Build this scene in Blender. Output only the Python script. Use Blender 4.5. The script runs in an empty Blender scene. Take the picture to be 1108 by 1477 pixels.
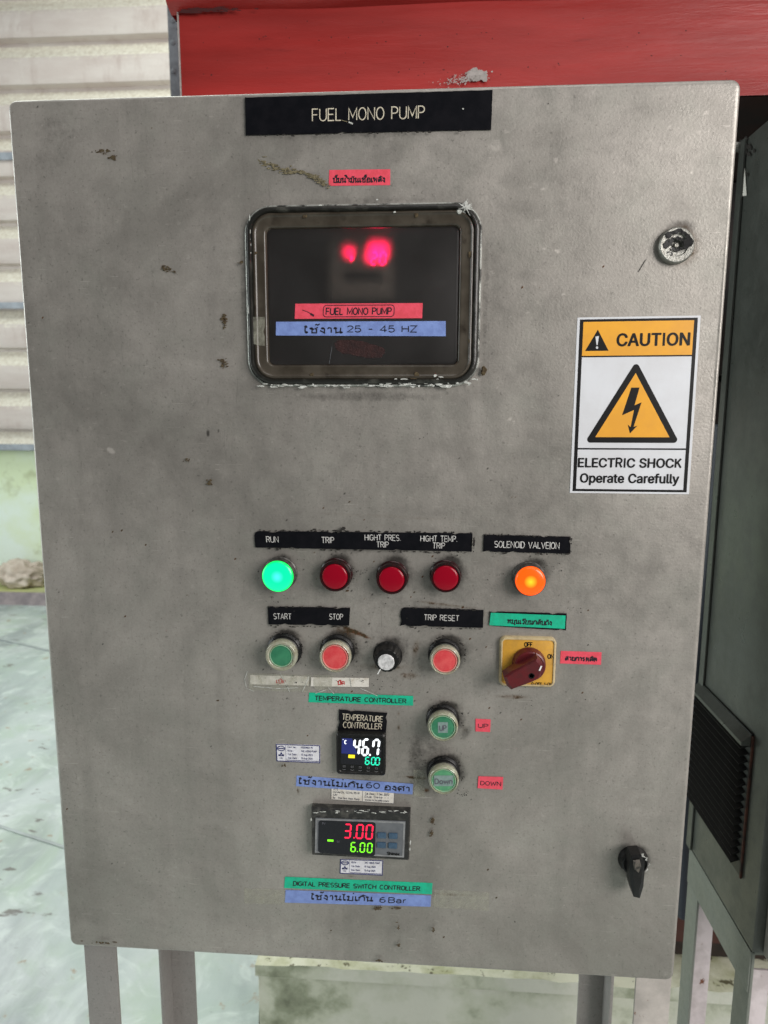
import bpy, bmesh, math, random
import numpy as np
from mathutils import Vector, Matrix, noise
R = math.radians
rnd = random.Random(7)
SC = bpy.context.scene
COL = SC.collection

# ------------------------------------------------------------------ camera
CAM = np.array([0.0677, -0.6566, 1.4466])
F = 985.0                                   # focal length in photograph pixels (1108 x 1477)
_rx, _ry, _rz = -0.1520, 0.0029, -0.0697    # pitch, roll, yaw
_fw = np.array([math.sin(_rz)*math.cos(_rx), math.cos(_rz)*math.cos(_rx), math.sin(_rx)])
_r = np.cross(_fw, [0, 0, 1]); _r /= np.linalg.norm(_r); _u = np.cross(_r, _fw)
_r2 = math.cos(_ry)*_r + math.sin(_ry)*_u
_u2 = -math.sin(_ry)*_r + math.cos(_ry)*_u
cd = bpy.data.cameras.new('camera'); cam = bpy.data.objects.new('camera', cd); COL.objects.link(cam)
cam.matrix_world = Matrix((( _r2[0], _u2[0], -_fw[0], CAM[0]), (_r2[1], _u2[1], -_fw[1], CAM[1]),
                           (_r2[2], _u2[2], -_fw[2], CAM[2]), (0, 0, 0, 1)))
cd.sensor_fit = 'VERTICAL'; cd.sensor_height = 36; cd.lens = 36*F/1477
cd.clip_start = 0.02; cd.clip_end = 100
SC.camera = cam
cd.dof.use_dof = True; cd.dof.focus_distance = 0.66; cd.dof.aperture_fstop = 9.0

# ------------------------------------------------------------------ world, lamps of the shed and one added fill
w = bpy.data.worlds.new('World'); SC.world = w; w.use_nodes = True
bg = w.node_tree.nodes['Background']
bg.inputs[0].default_value = (0.93, 0.96, 1.0, 1); bg.inputs[1].default_value = 0.13
def area(name, loc, aim, sx, sy, power, col):
    l = bpy.data.lights.new(name, 'AREA'); l.shape = 'RECTANGLE'; l.size = sx; l.size_y = sy
    l.energy = power; l.color = col
    o = bpy.data.objects.new(name, l); COL.objects.link(o); o.location = loc
    o.rotation_euler = (Vector(aim)-Vector(loc)).to_track_quat('-Z', 'Y').to_euler()
    return o
area('roof_light_over_floor', (-1.6, 1.9, 4.6), (-1.9, 2.2, 0), 3.4, 2.2, 118, (0.93, 1.0, 0.96))
area('side_opening_left', (-4.2, 0.6, 2.0), (0, 1.6, 0.9), 2.6, 2.2, 130, (0.93, 1.0, 1.0))
area('front_opening', (2.05, -1.75, 2.1), (0.25, 0, 1.4), 1.6, 1.5, 90, (1.0, 0.95, 0.925))
area('left_edge_fill', (-3.0, -0.55, 1.5), (0, 0, 1.3), 1.0, 2.0, 8, (0.97, 1.0, 0.97))  # added fill lamp that brightens the door's left edge
area('roof_light_front', (0.6, -1.2, 4.4), (0.3, 0, 1.2), 2.0, 1.6, 22, (1.0, 0.98, 0.97))
SC.view_settings.view_transform = 'Standard'; SC.view_settings.look = 'None'
SC.view_settings.exposure = 0.0; SC.view_settings.gamma = 1.0

# ------------------------------------------------------------------ survey: photograph pixel -> place
def ray(px, py):
    return _fw*F + _r2*(px-554.0) - _u2*(py-738.5)
def atY(px, py, Y):
    d = ray(px, py); return CAM + d*((Y-CAM[1])/d[1])
def atX(px, py, X):
    d = ray(px, py); return CAM + d*((X-CAM[0])/d[0])
def atZ(px, py, Z):
    d = ray(px, py); return CAM + d*((Z-CAM[2])/d[2])
def D(px, py, d=0.0):                       # on the door, d metres proud: (x, z)
    p = atY(px, py, -d); return (float(p[0]), float(p[2]))
def mp(px, py, d=0.):                       # metres per photograph pixel there
    a = D(px-2, py, d); b = D(px+2, py, d); return math.dist(a, b)/4
DW, DH, ZC = 0.6590, 0.8780, 1.2882
DZ0 = ZC - DH/2; DZ1 = ZC + DH/2

# ------------------------------------------------------------------ materials
def mat(name, c=(.5, .5, .5), rough=.5, metal=0., c2=None, scale=30., detail=6, lo=.4, hi=.6, bump=0., bscale=None,
        c3=None, scale3=8., lo3=.55, hi3=.7, emit=None, es=0., trans=0., ior=1.45, alpha=1., coat=0., stretch=(1, 1, 1), rvar=0., spec=.5):
    m = bpy.data.materials.new(name); m.use_nodes = True
    N = m.node_tree.nodes; L = m.node_tree.links; b = N['Principled BSDF']
    b.inputs['Base Color'].default_value = (*c, 1); b.inputs['Roughness'].default_value = rough
    b.inputs['Metallic'].default_value = metal; b.inputs['IOR'].default_value = ior
    b.inputs['Transmission Weight'].default_value = trans; b.inputs['Alpha'].default_value = alpha
    b.inputs['Coat Weight'].default_value = coat; b.inputs['Specular IOR Level'].default_value = spec
    if emit: b.inputs['Emission Color'].default_value = (*emit, 1); b.inputs['Emission Strength'].default_value = es
    if c2 or c3 or bump or rvar:
        tc = N.new('ShaderNodeTexCoord'); mp = N.new('ShaderNodeMapping'); L.new(tc.outputs['Object'], mp.inputs[0])
        mp.inputs['Scale'].default_value = stretch
        def nz(s, d=detail, off=0):
            n = N.new('ShaderNodeTexNoise'); n.inputs['Scale'].default_value = s; n.inputs['Detail'].default_value = d
            n.inputs['Roughness'].default_value = .62
            L.new(mp.outputs[0], n.inputs['Vector']); return n
        def ramp(n, a, z):
            r = N.new('ShaderNodeMapRange'); r.inputs[1].default_value = a; r.inputs[2].default_value = z
            L.new(n.outputs['Fac'], r.inputs[0]); return r
        cur = None
        for cc, s, a, z in ((c2, scale, lo, hi), (c3, scale3, lo3, hi3)):
            if cc is None: continue
            r = ramp(nz(s), a, z); mx = N.new('ShaderNodeMix'); mx.data_type = 'RGBA'
            L.new(r.outputs[0], mx.inputs[0])
            if cur: L.new(cur, mx.inputs[6])
            else: mx.inputs[6].default_value = (*c, 1)
            mx.inputs[7].default_value = (*cc, 1); cur = mx.outputs[2]
        if cur: L.new(cur, b.inputs['Base Color'])
        if bump:
            bn = N.new('ShaderNodeBump'); bn.inputs['Strength'].default_value = bump; bn.inputs['Distance'].default_value = .002
            L.new(nz(bscale or scale*3).outputs['Fac'], bn.inputs['Height']); L.new(bn.outputs[0], b.inputs['Normal'])
        if rvar:
            r = N.new('ShaderNodeMapRange'); r.inputs[1].default_value = .3; r.inputs[2].default_value = .7
            r.inputs[3].default_value = rough-rvar; r.inputs[4].default_value = rough+rvar
            L.new(nz(scale*1.7).outputs['Fac'], r.inputs[0]); L.new(r.outputs[0], b.inputs['Roughness'])
    return m

def steel_mat(name, c1, c2, c3, rough=.44, metal=.45):
    """weathered brushed stainless steel; reads the 'stain' attribute where a mesh has one"""
    m = bpy.data.materials.new(name); m.use_nodes = True
    N = m.node_tree.nodes; L = m.node_tree.links; b = N['Principled BSDF']
    tc = N.new('ShaderNodeTexCoord')
    def nz(s, d=5, st=(1, 1, 1), ro=.6, dist=0.):
        mp = N.new('ShaderNodeMapping'); mp.inputs['Scale'].default_value = st; L.new(tc.outputs['Object'], mp.inputs[0])
        n = N.new('ShaderNodeTexNoise'); n.inputs['Scale'].default_value = s; n.inputs['Detail'].default_value = d
        n.inputs['Roughness'].default_value = ro; n.inputs['Distortion'].default_value = dist
        L.new(mp.outputs[0], n.inputs['Vector']); return n.outputs['Fac']
    def rng(x, a, z, o0=0., o1=1.):
        r = N.new('ShaderNodeMapRange'); r.interpolation_type = 'SMOOTHSTEP'
        for i, v in ((1, a), (2, z), (3, o0), (4, o1)): r.inputs[i].default_value = v
        L.new(x, r.inputs[0]); return r.outputs[0]
    def mix(f, a, c):
        x = N.new('ShaderNodeMix'); x.data_type = 'RGBA'
        if isinstance(f, float): x.inputs[0].default_value = f
        else: L.new(f, x.inputs[0])
        for i, v in ((6, a), (7, c)):
            if isinstance(v, tuple): x.inputs[i].default_value = (*v, 1)
            else: L.new(v, x.inputs[i])
        return x.outputs[2]
    def mth(op, a, c=None):
        x = N.new('ShaderNodeMath'); x.operation = op; x.use_clamp = False
        for i, v in ((0, a), (1, c)):
            if v is None: continue
            if isinstance(v, (int, float)): x.inputs[i].default_value = v
            else: L.new(v, x.inputs[i])
        return x.outputs[0]
    col = mix(rng(nz(3.2, 8, dist=.4, ro=.68), .30, .72), c1, c2)
    col = mix(rng(nz(60, 4, (.04, 1, 1)), .58, .78, 0, .10), col, tuple(v*.6 for v in c1))
    col = mix(rng(nz(75, 3, (1, 1, .05)), .58, .78, 0, .10), col, tuple(min(1, v*1.3) for v in c2))
    col = mix(rng(nz(17, 8, dist=.3, ro=.7), .42, .74, 0, .6), col, c3)
    # vertical run marks
    col = mix(rng(nz(26, 4, (1, 1, .09)), .48, .75, 0, .24), col, tuple(v*.72 for v in c1))
    # pale bloom in small flecks
    col = mix(rng(nz(120, 5), .60, .74, 0, .18), col, tuple(min(1, v*1.45) for v in c2))
    # grit
    col = mix(rng(nz(420, 3, ro=.7), .35, .65, 0, .10), col, tuple(v*.35 for v in c1))
    col = mix(rng(nz(170, 6, (1, 1, .5), ro=.75), .50, .68, 0, .13), col, tuple(v*.5 for v in c1))
    # fine scratches
    col = mix(rng(nz(40, 2, (1, 1, 14), dist=.6), .70, .73, 0, .25), col, tuple(min(1, v*1.5) for v in c2))
    col = mix(rng(nz(36, 2, (9, 1, .6), dist=.9), .71, .735, 0, .22), col, tuple(v*.5 for v in c1))
    # fine dark pitting
    col = mix(rng(nz(300, 3), .58, .74, 0, .50), col, tuple(v*.45 for v in c1))
    at = N.new('ShaderNodeAttribute'); at.attribute_name = 'stain'
    sp = N.new('ShaderNodeSeparateColor'); L.new(at.outputs['Color'], sp.inputs[0])
    nb = nz(95, 7, ro=.7); nf = nz(260, 5, ro=.7)
    nb2 = mth('ADD', mth('MULTIPLY', nb, .6), mth('MULTIPLY', nf, .4))
    def broken(ch, gain=1.25, k=1.6):
        return rng(mth('ADD', mth('MULTIPLY', ch, gain), mth('MULTIPLY', mth('SUBTRACT', nb2, .5), k)), .34, .66)
    soft = rng(mth('ADD', sp.outputs[2], mth('MULTIPLY', mth('SUBTRACT', nb, .5), .9)), .1, .95, 0, .62)
    softm = mth('MULTIPLY', soft, rng(sp.outputs[2], 0., .12))
    col = mix(softm, col, tuple(min(1, v*1.30) for v in c2))
    gd = mth('MULTIPLY', rng(mth('ADD', sp.outputs[0], mth('MULTIPLY', mth('SUBTRACT', nb2, .5), 1.3)), .12, .95, 0, .9), rng(sp.outputs[0], 0., .1))
    col = mix(gd, col, (.022, .020, .017))
    wr = mth('MULTIPLY', rng(mth('ADD', sp.outputs[1], mth('MULTIPLY', mth('SUBTRACT', nb2, .5), .7)), .05, .6, 0, .55), rng(sp.outputs[1], 0., .1))
    col = mix(wr, col, (.13, .085, .048))
    rs = mth('MULTIPLY', broken(sp.outputs[1]), rng(sp.outputs[1], 0.02, .2))
    col = mix(rs, col, mix(rng(nf, .4, .6), (.10, .042, .016), (.045, .034, .014)))
    L.new(col, b.inputs['Base Color'])
    b.inputs['Metallic'].default_value = metal
    rr = rng(nz(38, 6), .3, .7, rough-.09, rough+.10)
    L.new(mth('ADD', rr, mth('MULTIPLY', rs, .3)), b.inputs['Roughness'])
    bn = N.new('ShaderNodeBump'); bn.inputs['Strength'].default_value = .22; bn.inputs['Distance'].default_value = .0007
    h = mth('ADD', mth('ADD', nz(430, 2), mth('MULTIPLY', nz(500, 2, (.05, 1, 1)), .35)), mth('ADD', mth('MULTIPLY', nz(90, 4), .6), mth('MULTIPLY', rs, .8)))
    L.new(h, bn.inputs['Height']); L.new(bn.outputs[0], b.inputs['Normal'])
    return m

M = {}
M['door'] = steel_mat('weathered_stainless', (.225, .213, .190), (.425, .398, .362), (.305, .300, .265))
M['leg'] = steel_mat('stand_steel', (.27, .255, .24), (.36, .34, .32), (.31, .30, .285), .5, .3)
M['side'] = steel_mat('grey_green_painted_steel', (.062, .068, .060), (.095, .102, .090), (.075, .080, .070), .36, .25)
M['sideleg'] = steel_mat('green_stand_steel', (.17, .185, .16), (.23, .245, .215), (.19, .20, .175), .5, .2)
M['sideface'] = mat('lit_stand_steel', (.66, .60, .61), .5, .1, c2=(.50, .45, .45), scale=25, c3=(.16, .055, .025), scale3=48, lo3=.63, hi3=.68, bump=.3)  # stand steel with rust flecks, paled for light bounced off the floor
M['legpale'] = mat('pale_rust_flecked_leg', (.54, .50, .46), .5, .2, c2=(.40, .37, .34), scale=22, c3=(.15, .055, .02), scale3=55, lo3=.62, hi3=.67, bump=.3)
M['dark'] = mat('black_plate', (.0035, .0038, .0055), .30, c2=(.006, .006, .008), scale=80, bump=.08, spec=.22)
M['blackp'] = mat('black_plastic', (.007, .007, .007), .35, c2=(.022, .020, .018), scale=160, lo=.55, hi=.75, bump=.15, spec=.35)
M['rubber'] = mat('black_rubber_edge', (.012, .012, .010), .3, c2=(.05, .05, .042), scale=60, lo=.5, hi=.66, bump=.2)
M['letter'] = mat('engraved_letter_paint', (.62, .57, .45), .6, c2=(.42, .38, .29), scale=300)
M['letterw'] = mat('engraved_letter_white', (.62, .62, .60), .6, c2=(.40, .39, .37), scale=300)
M['ink'] = mat('black_ink', (.012, .012, .018), .45)
M['inkred'] = mat('red_ink', (.45, .02, .02), .5)
M['inkgrey'] = mat('grey_print', (.10, .10, .12), .5)
M['inknavy'] = mat('navy_print', (.03, .035, .13), .5)
M['st_red'] = mat('red_label_tape', (.78, .085, .13), .38, c2=(.68, .07, .10), scale=140, bump=.15)
M['st_blue'] = mat('blue_label_tape', (.20, .29, .60), .42, c2=(.16, .23, .50), scale=110, bump=.15)
M['st_green'] = mat('green_label_tape', (.005, .47, .27), .42, c2=(.01, .38, .22), scale=110, bump=.15)
M['st_white'] = mat('white_paper_label', (.66, .64, .58), .6, c2=(.50, .46, .38), scale=120, lo=.5, hi=.75, bump=.1)
M['st_calib'] = mat('calibration_paper', (.72, .73, .78), .45, c2=(.62, .62, .64), scale=160)
M['sign_w'] = mat('sign_white_vinyl', (.66, .68, .71), .30, c2=(.60, .61, .63), scale=14, bump=.05, bscale=60)
M['sign_o'] = mat('sign_orange_vinyl', (.80, .385, .035), .30, c2=(.72, .34, .04), scale=25, bump=.05, bscale=60)
M['sign_k'] = mat('sign_black_vinyl', (.008, .008, .008), .34, spec=.3)
M['tape'] = None
def tape_mat(name, amount, col, rough=.18):
    m = bpy.data.materials.new(name); m.use_nodes = True; N = m.node_tree.nodes; L = m.node_tree.links
    b = N['Principled BSDF']; b.inputs['Base Color'].default_value = (*col, 1); b.inputs['Roughness'].default_value = rough
    t = N.new('ShaderNodeBsdfTransparent'); x = N.new('ShaderNodeMixShader')
    tc = N.new('ShaderNodeTexCoord'); n = N.new('ShaderNodeTexNoise'); n.inputs['Scale'].default_value = 130; n.inputs['Detail'].default_value = 5
    L.new(tc.outputs['Object'], n.inputs['Vector'])
    r = N.new('ShaderNodeMapRange'); r.inputs[1].default_value = .35; r.inputs[2].default_value = .7
    r.inputs[3].default_value = amount*.5; r.inputs[4].default_value = min(1, amount*1.6)
    L.new(n.outputs['Fac'], r.inputs[0]); L.new(r.outputs[0], x.inputs[0])
    bn = N.new('ShaderNodeBump'); bn.inputs['Strength'].default_value = .5; bn.inputs['Distance'].default_value = .001
    L.new(n.outputs['Fac'], bn.inputs['Height']); L.new(bn.outputs[0], b.inputs['Normal'])
    L.new(t.outputs[0], x.inputs[1]); L.new(b.outputs[0], x.inputs[2]); L.new(x.outputs[0], N['Material Output'].inputs[0])
    return m
M['tape'] = tape_mat('clear_yellowed_tape', .34, (.42, .42, .34))
M['chip'] = mat('white_paint_chips', (.62, .64, .60), .6, c2=(.35, .36, .33), scale=200, bump=.5)
M['crust'] = mat('brown_crust', (.05, .032, .015), .85, c2=(.10, .075, .036), scale=400, bump=.8)
M['straw'] = mat('straw_coloured_scrape', (.24, .205, .12), .8, c2=(.10, .085, .045), scale=400, bump=.8)
M['speck'] = mat('dark_specks', (.018, .016, .013), .8)
M['chrome'] = mat('worn_chrome', (.27, .27, .245), .36, .7, c2=(.14, .13, .11), scale=180, lo=.5, hi=.7, bump=.25)
M['boot'] = mat('clear_silicone_boot', (.60, .61, .47), .14, trans=.45, c2=(.44, .42, .29), scale=120, bump=.15, coat=.6, ior=1.4)
M['capg'] = mat('green_button_cap', (.025, .17, .085), .4, c2=(.04, .22, .11), scale=120, coat=.4)
M['capr'] = mat('red_button_cap', (.60, .045, .055), .4, c2=(.66, .09, .09), scale=120, coat=.3)
M['lensr'] = mat('red_lamp_lens', (.20, .001, .010), .22, emit=(.5, .0, .016), es=.12, spec=.3)  # faint glow added to the unlit lens
M['brownbez'] = mat('dark_red_bezel', (.03, .004, .005), .25, c2=(.010, .005, .005), scale=150, spec=.4)
M['bezmetal'] = mat('grey_bezel', (.10, .095, .088), .4, .4, c2=(.04, .038, .034), scale=220, lo=.45, hi=.6)
M['capg_rim'] = mat('highlight_green_rim', (.22, .42, .28), .2, c2=(.30, .42, .26), scale=150, coat=.5)  # highlight ring round the cap, painted as a paler rim
M['capg2_rim'] = M['capg_rim']
M['capr_rim'] = mat('highlight_pink_rim', (.72, .28, .24), .2, c2=(.66, .20, .18), scale=150, coat=.5)  # same painted highlight ring for the red caps
def lamp_mat(name, rim, mid, hot, s):
    m = bpy.data.materials.new(name); m.use_nodes = True; N = m.node_tree.nodes; L = m.node_tree.links
    b = N['Principled BSDF']; b.inputs['Base Color'].default_value = (*[v*.3 for v in rim], 1); b.inputs['Roughness'].default_value = .25
    tc = N.new('ShaderNodeTexCoord'); g = N.new('ShaderNodeVectorMath'); g.operation = 'LENGTH'
    mp = N.new('ShaderNodeMapping'); mp.inputs['Scale'].default_value = (1, 0, 1)
    L.new(tc.outputs['Object'], mp.inputs[0]); L.new(mp.outputs[0], g.inputs[0])
    r = N.new('ShaderNodeMapRange'); r.inputs[1].default_value = 0; r.inputs[2].default_value = .0155; L.new(g.outputs['Value'], r.inputs[0])
    cr = N.new('ShaderNodeValToRGB'); e = cr.color_ramp.elements
    e[0].position = 0; e[0].color = (*hot, 1); e[1].position = 1; e[1].color = (*rim, 1)
    k = e.new(.22); k.color = (*[(a+c)/2 for a, c in zip(hot, mid)], 1)
    k = e.new(.42); k.color = (*mid, 1); k = e.new(.85); k.color = (*mid, 1)
    L.new(r.outputs[0], cr.inputs[0]); L.new(cr.outputs[0], b.inputs['Emission Color']); b.inputs['Emission Strength'].default_value = s
    return m
M['lampg'] = lamp_mat('lit_green_lens', (.0, .60, .07), (.0, .85, .24), (.05, 1., .58), 2.0)
M['lampo'] = lamp_mat('lit_orange_lens', (1., .14, .01), (1., .075, .0), (1., .60, .02), 1.4)
M['yellow'] = mat('yellow_switch_plate', (.60, .32, .035), .42, c2=(.50, .27, .04), scale=70, c3=(.17, .11, .05), scale3=60, lo3=.60, hi3=.75, bump=.1)
M['cream'] = mat('cream_plate_rim', (.52, .42, .24), .4, c2=(.30, .24, .14), scale=150, lo=.5, hi=.7)
M['knobred'] = mat('dark_red_knob', (.105, .010, .013), .33, c2=(.08, .012, .014), scale=100, bump=.06)
M['white'] = mat('white_mark', (.8, .8, .78), .5)
M['silver'] = mat('spun_aluminium', (.78, .78, .78), .35, .25, c2=(.5, .5, .5), scale=260, bump=.2)
M['screen'] = mat('black_screen', (.008, .008, .012), .22)
M['lcdblue'] = mat('dark_blue_lcd', (.012, .018, .10), .25, emit=(.03, .04, .30), es=.25)
M['ctlgrey'] = mat('grey_controller_face', (.135, .145, .155), .5, c2=(.11, .12, .13), scale=90)
M['ctlblue'] = mat('blue_grey_keys', (.055, .105, .165), .45, c2=(.04, .08, .13), scale=120)
def glow(name, c, s): return mat(name, tuple(v*.3 for v in c), .5, emit=c, es=s)
M['e_white'] = glow('white_segments', (.92, .97, 1.), 1.5)
M['e_cyan'] = glow('green_cyan_segments', (.02, .85, .50), 1.2)
M['e_yel'] = glow('yellow_indicator', (1., .80, .02), 1.2)
M['e_red'] = glow('red_segments', (1., .012, .06), 1.5)
M['e_grn'] = glow('green_segments', (.22, 1., .02), 1.3)
M['e_hot'] = glow('keypad_red_digits', (1., .004, .07), 40)
M['keypad'] = mat('beige_keypad', (.50, .44, .37), .6)
M['inside'] = mat('dark_inner_box', (.10, .10, .105), .6, c2=(.08, .08, .085), scale=20)
M['seal'] = mat('tan_inner_frame', (.068, .058, .044), .28, c2=(.038, .031, .022), scale=28, c3=(.02, .015, .01), scale3=45, lo3=.56, hi3=.70, coat=.25, bump=.1, spec=.35)
M['lip'] = mat('pale_grey_lip', (.38, .39, .36), .3, .3, c2=(.07, .07, .065), scale=60, lo=.48, hi=.58, bump=.3)
def pane_mat():
    m = bpy.data.materials.new('smoked_dusty_pane'); m.use_nodes = True; N = m.node_tree.nodes; L = m.node_tree.links
    N.remove(N['Principled BSDF'])
    d = N.new('ShaderNodeBsdfDiffuse'); d.inputs[0].default_value = (.050, .047, .045, 1)
    t = N.new('ShaderNodeBsdfTransparent'); t.inputs[0].default_value = (.50, .49, .48, 1)
    f = N.new('ShaderNodeBsdfRefraction'); f.inputs[0].default_value = (.6, .6, .6, 1); f.inputs['Roughness'].default_value = .54; f.inputs['IOR'].default_value = 1.45
    g = N.new('ShaderNodeBsdfGlossy'); g.inputs['Roughness'].default_value = .3; g.inputs[0].default_value = (.8, .8, .8, 1)
    tc = N.new('ShaderNodeTexCoord'); n = N.new('ShaderNodeTexNoise'); n.inputs['Scale'].default_value = 22; n.inputs['Detail'].default_value = 7
    L.new(tc.outputs['Object'], n.inputs['Vector'])
    r = N.new('ShaderNodeMapRange'); r.inputs[1].default_value = .3; r.inputs[2].default_value = .75; r.inputs[3].default_value = .28; r.inputs[4].default_value = .52
    L.new(n.outputs['Fac'], r.inputs[0])
    a = N.new('ShaderNodeMixShader'); a.inputs[0].default_value = .72; L.new(t.outputs[0], a.inputs[1]); L.new(f.outputs[0], a.inputs[2])
    b = N.new('ShaderNodeMixShader'); L.new(r.outputs[0], b.inputs[0]); L.new(a.outputs[0], b.inputs[1]); L.new(d.outputs[0], b.inputs[2])
    c = N.new('ShaderNodeMixShader'); c.inputs[0].default_value = .022; L.new(b.outputs[0], c.inputs[1]); L.new(g.outputs[0], c.inputs[2])
    L.new(c.outputs[0], N['Material Output'].inputs[0]); return m
M['pane'] = pane_mat()
M['ctlrim'] = mat('pale_grey_rim', (.26, .27, .27), .4, c2=(.18, .185, .19), scale=120)
M['inkmid'] = mat('mid_grey_print', (.16, .16, .17), .5)
M['rubber2'] = mat('worn_black_rim', (.02, .02, .019), .4, c2=(.07, .068, .06), scale=110, lo=.5, hi=.66, bump=.3)
M['red'] = mat('red_painted_steel', (.36, .028, .024), .38, c2=(.22, .018, .015), scale=6, lo=.35, hi=.65, c3=(.14, .012, .012), scale3=28, lo3=.66, hi3=.80,
               bump=.8, bscale=38, stretch=(.22, 1, 1.6), rvar=.14)
M['bare'] = mat('bare_grey_patch', (.29, .27, .25), .7, c2=(.38, .35, .33), scale=120, bump=.15)
M['postgrey'] = mat('grey_painted_post', (.15, .16, .175), .5, c2=(.10, .105, .115), scale=30, c3=(.05, .04, .035), scale3=60, lo3=.62, hi3=.7, bump=.3)
M['machine'] = mat('dark_machine', (.010, .009, .009), .6, c2=(.035, .022, .018), scale=20)
M['rustred'] = mat('brown_red_steel', (.07, .026, .018), .7, c2=(.07, .022, .015), scale=25, bump=.3)
M['scratchrust'] = mat('dark_rusty_strip', (.022, .010, .007), .7, c2=(.09, .03, .016), scale=30, bump=.3)
M['leverlit'] = mat('highlight_grey_brown', (.10, .09, .075), .55, c2=(.02, .02, .018), scale=260, lo=.45, hi=.6)  # pale tone stands for the highlight on the handle lever
M['undershade'] = mat('shaded_brown_underside', (.030, .011, .008), .8, c2=(.015, .010, .009), scale=9)  # red paint in shade under the housing, darkened in the colour
M['markred'] = mat('very_dark_red', (.055, .010, .010), .8)
M['hose'] = mat('blue_black_hose', (.022, .026, .036), .5)
M['concrete'] = mat('mossy_concrete', (.66, .67, .58), .85, c2=(.46, .50, .36), scale=7, lo=.42, hi=.64, c3=(.10, .11, .075), scale3=7, lo3=.53, hi3=.78, bump=.8, bscale=60, detail=9)
M['ledge'] = mat('mossy_ledge', (.72, .72, .56), .9, c2=(.44, .45, .26), scale=12, lo=.45, hi=.66, c3=(.12, .11, .06), scale3=30, lo3=.60, hi3=.64, bump=1., bscale=70, detail=9)
M['greenwall'] = mat('green_white_wall', (.66, .74, .50), .75, c2=(.74, .82, .74), scale=1.7, lo=.4, hi=.6, c3=(.36, .38, .20), scale3=6, lo3=.56, hi3=.8, bump=.5, bscale=24, detail=9)
M['kerbtop'] = mat('yellow_green_kerb', (.52, .54, .24), .85, c2=(.40, .40, .22), scale=6, bump=.5)
M['checker'] = mat('pinkish_kerb_plate', (.36, .30, .30), .6, c2=(.24, .20, .21), scale=12, bump=.3)
M['sack'] = mat('dirty_beige_sack', (.62, .53, .45), .9, c2=(.42, .34, .27), scale=8, lo=.4, hi=.65, bump=.9, bscale=18)
M['girt'] = mat('blue_grey_girt', (.30, .325, .36), .5, c2=(.20, .215, .24), scale=14)
def cladding():
    m = bpy.data.materials.new('dusty_pink_cladding'); m.use_nodes = True; N = m.node_tree.nodes; L = m.node_tree.links; b = N['Principled BSDF']
    b.inputs['Roughness'].default_value = .75
    tc = N.new('ShaderNodeTexCoord')
    def nz(s, st=(1, 1, 1), d=7):
        mp = N.new('ShaderNodeMapping'); mp.inputs['Scale'].default_value = st; L.new(tc.outputs['Object'], mp.inputs[0])
        n = N.new('ShaderNodeTexNoise'); n.inputs['Scale'].default_value = s; n.inputs['Detail'].default_value = d; n.inputs['Roughness'].default_value = .65
        L.new(mp.outputs[0], n.inputs['Vector']); return n.outputs['Fac']
    def rng(x, a, z, o0=0., o1=1.):
        r = N.new('ShaderNodeMapRange')
        for i, v in ((1, a), (2, z), (3, o0), (4, o1)): r.inputs[i].default_value = v
        L.new(x, r.inputs[0]); return r.outputs[0]
    def mix(f, a, c):
        x = N.new('ShaderNodeMix'); x.data_type = 'RGBA'; L.new(f, x.inputs[0])
        for i, v in ((6, a), (7, c)):
            if isinstance(v, tuple): x.inputs[i].default_value = (*v, 1)
            else: L.new(v, x.inputs[i])
        return x.outputs[2]
    col = mix(rng(nz(2.2, (.5, 1, 2)), .38, .62), (.50, .425, .39), (.59, .53, .49))
    col = mix(rng(nz(9, (1, 1, .3)), .55, .75, 0, .6), col, (.34, .25, .22))
    # dust that has settled on the faces turned upward
    geo = N.new('ShaderNodeNewGeometry'); sx = N.new('ShaderNodeSeparateXYZ'); L.new(geo.outputs['True Normal'], sx.inputs[0])
    ad = N.new('ShaderNodeMath'); ad.operation = 'ADD'; L.new(sx.outputs[2], ad.inputs[0]); L.new(rng(nz(30), .3, .7, -.15, .15), ad.inputs[1])
    col = mix(rng(ad.outputs[0], .25, .45), col, mix(rng(nz(40), .4, .65), (.74, .70, .60), (.56, .50, .41)))
    L.new(col, b.inputs['Base Color'])
    bn = N.new('ShaderNodeBump'); bn.inputs['Strength'].default_value = .35; bn.inputs['Distance'].default_value = .012
    L.new(nz(45), bn.inputs['Height']); L.new(bn.outputs[0], b.inputs['Normal'])
    return m
M['clad'] = cladding()
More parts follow.
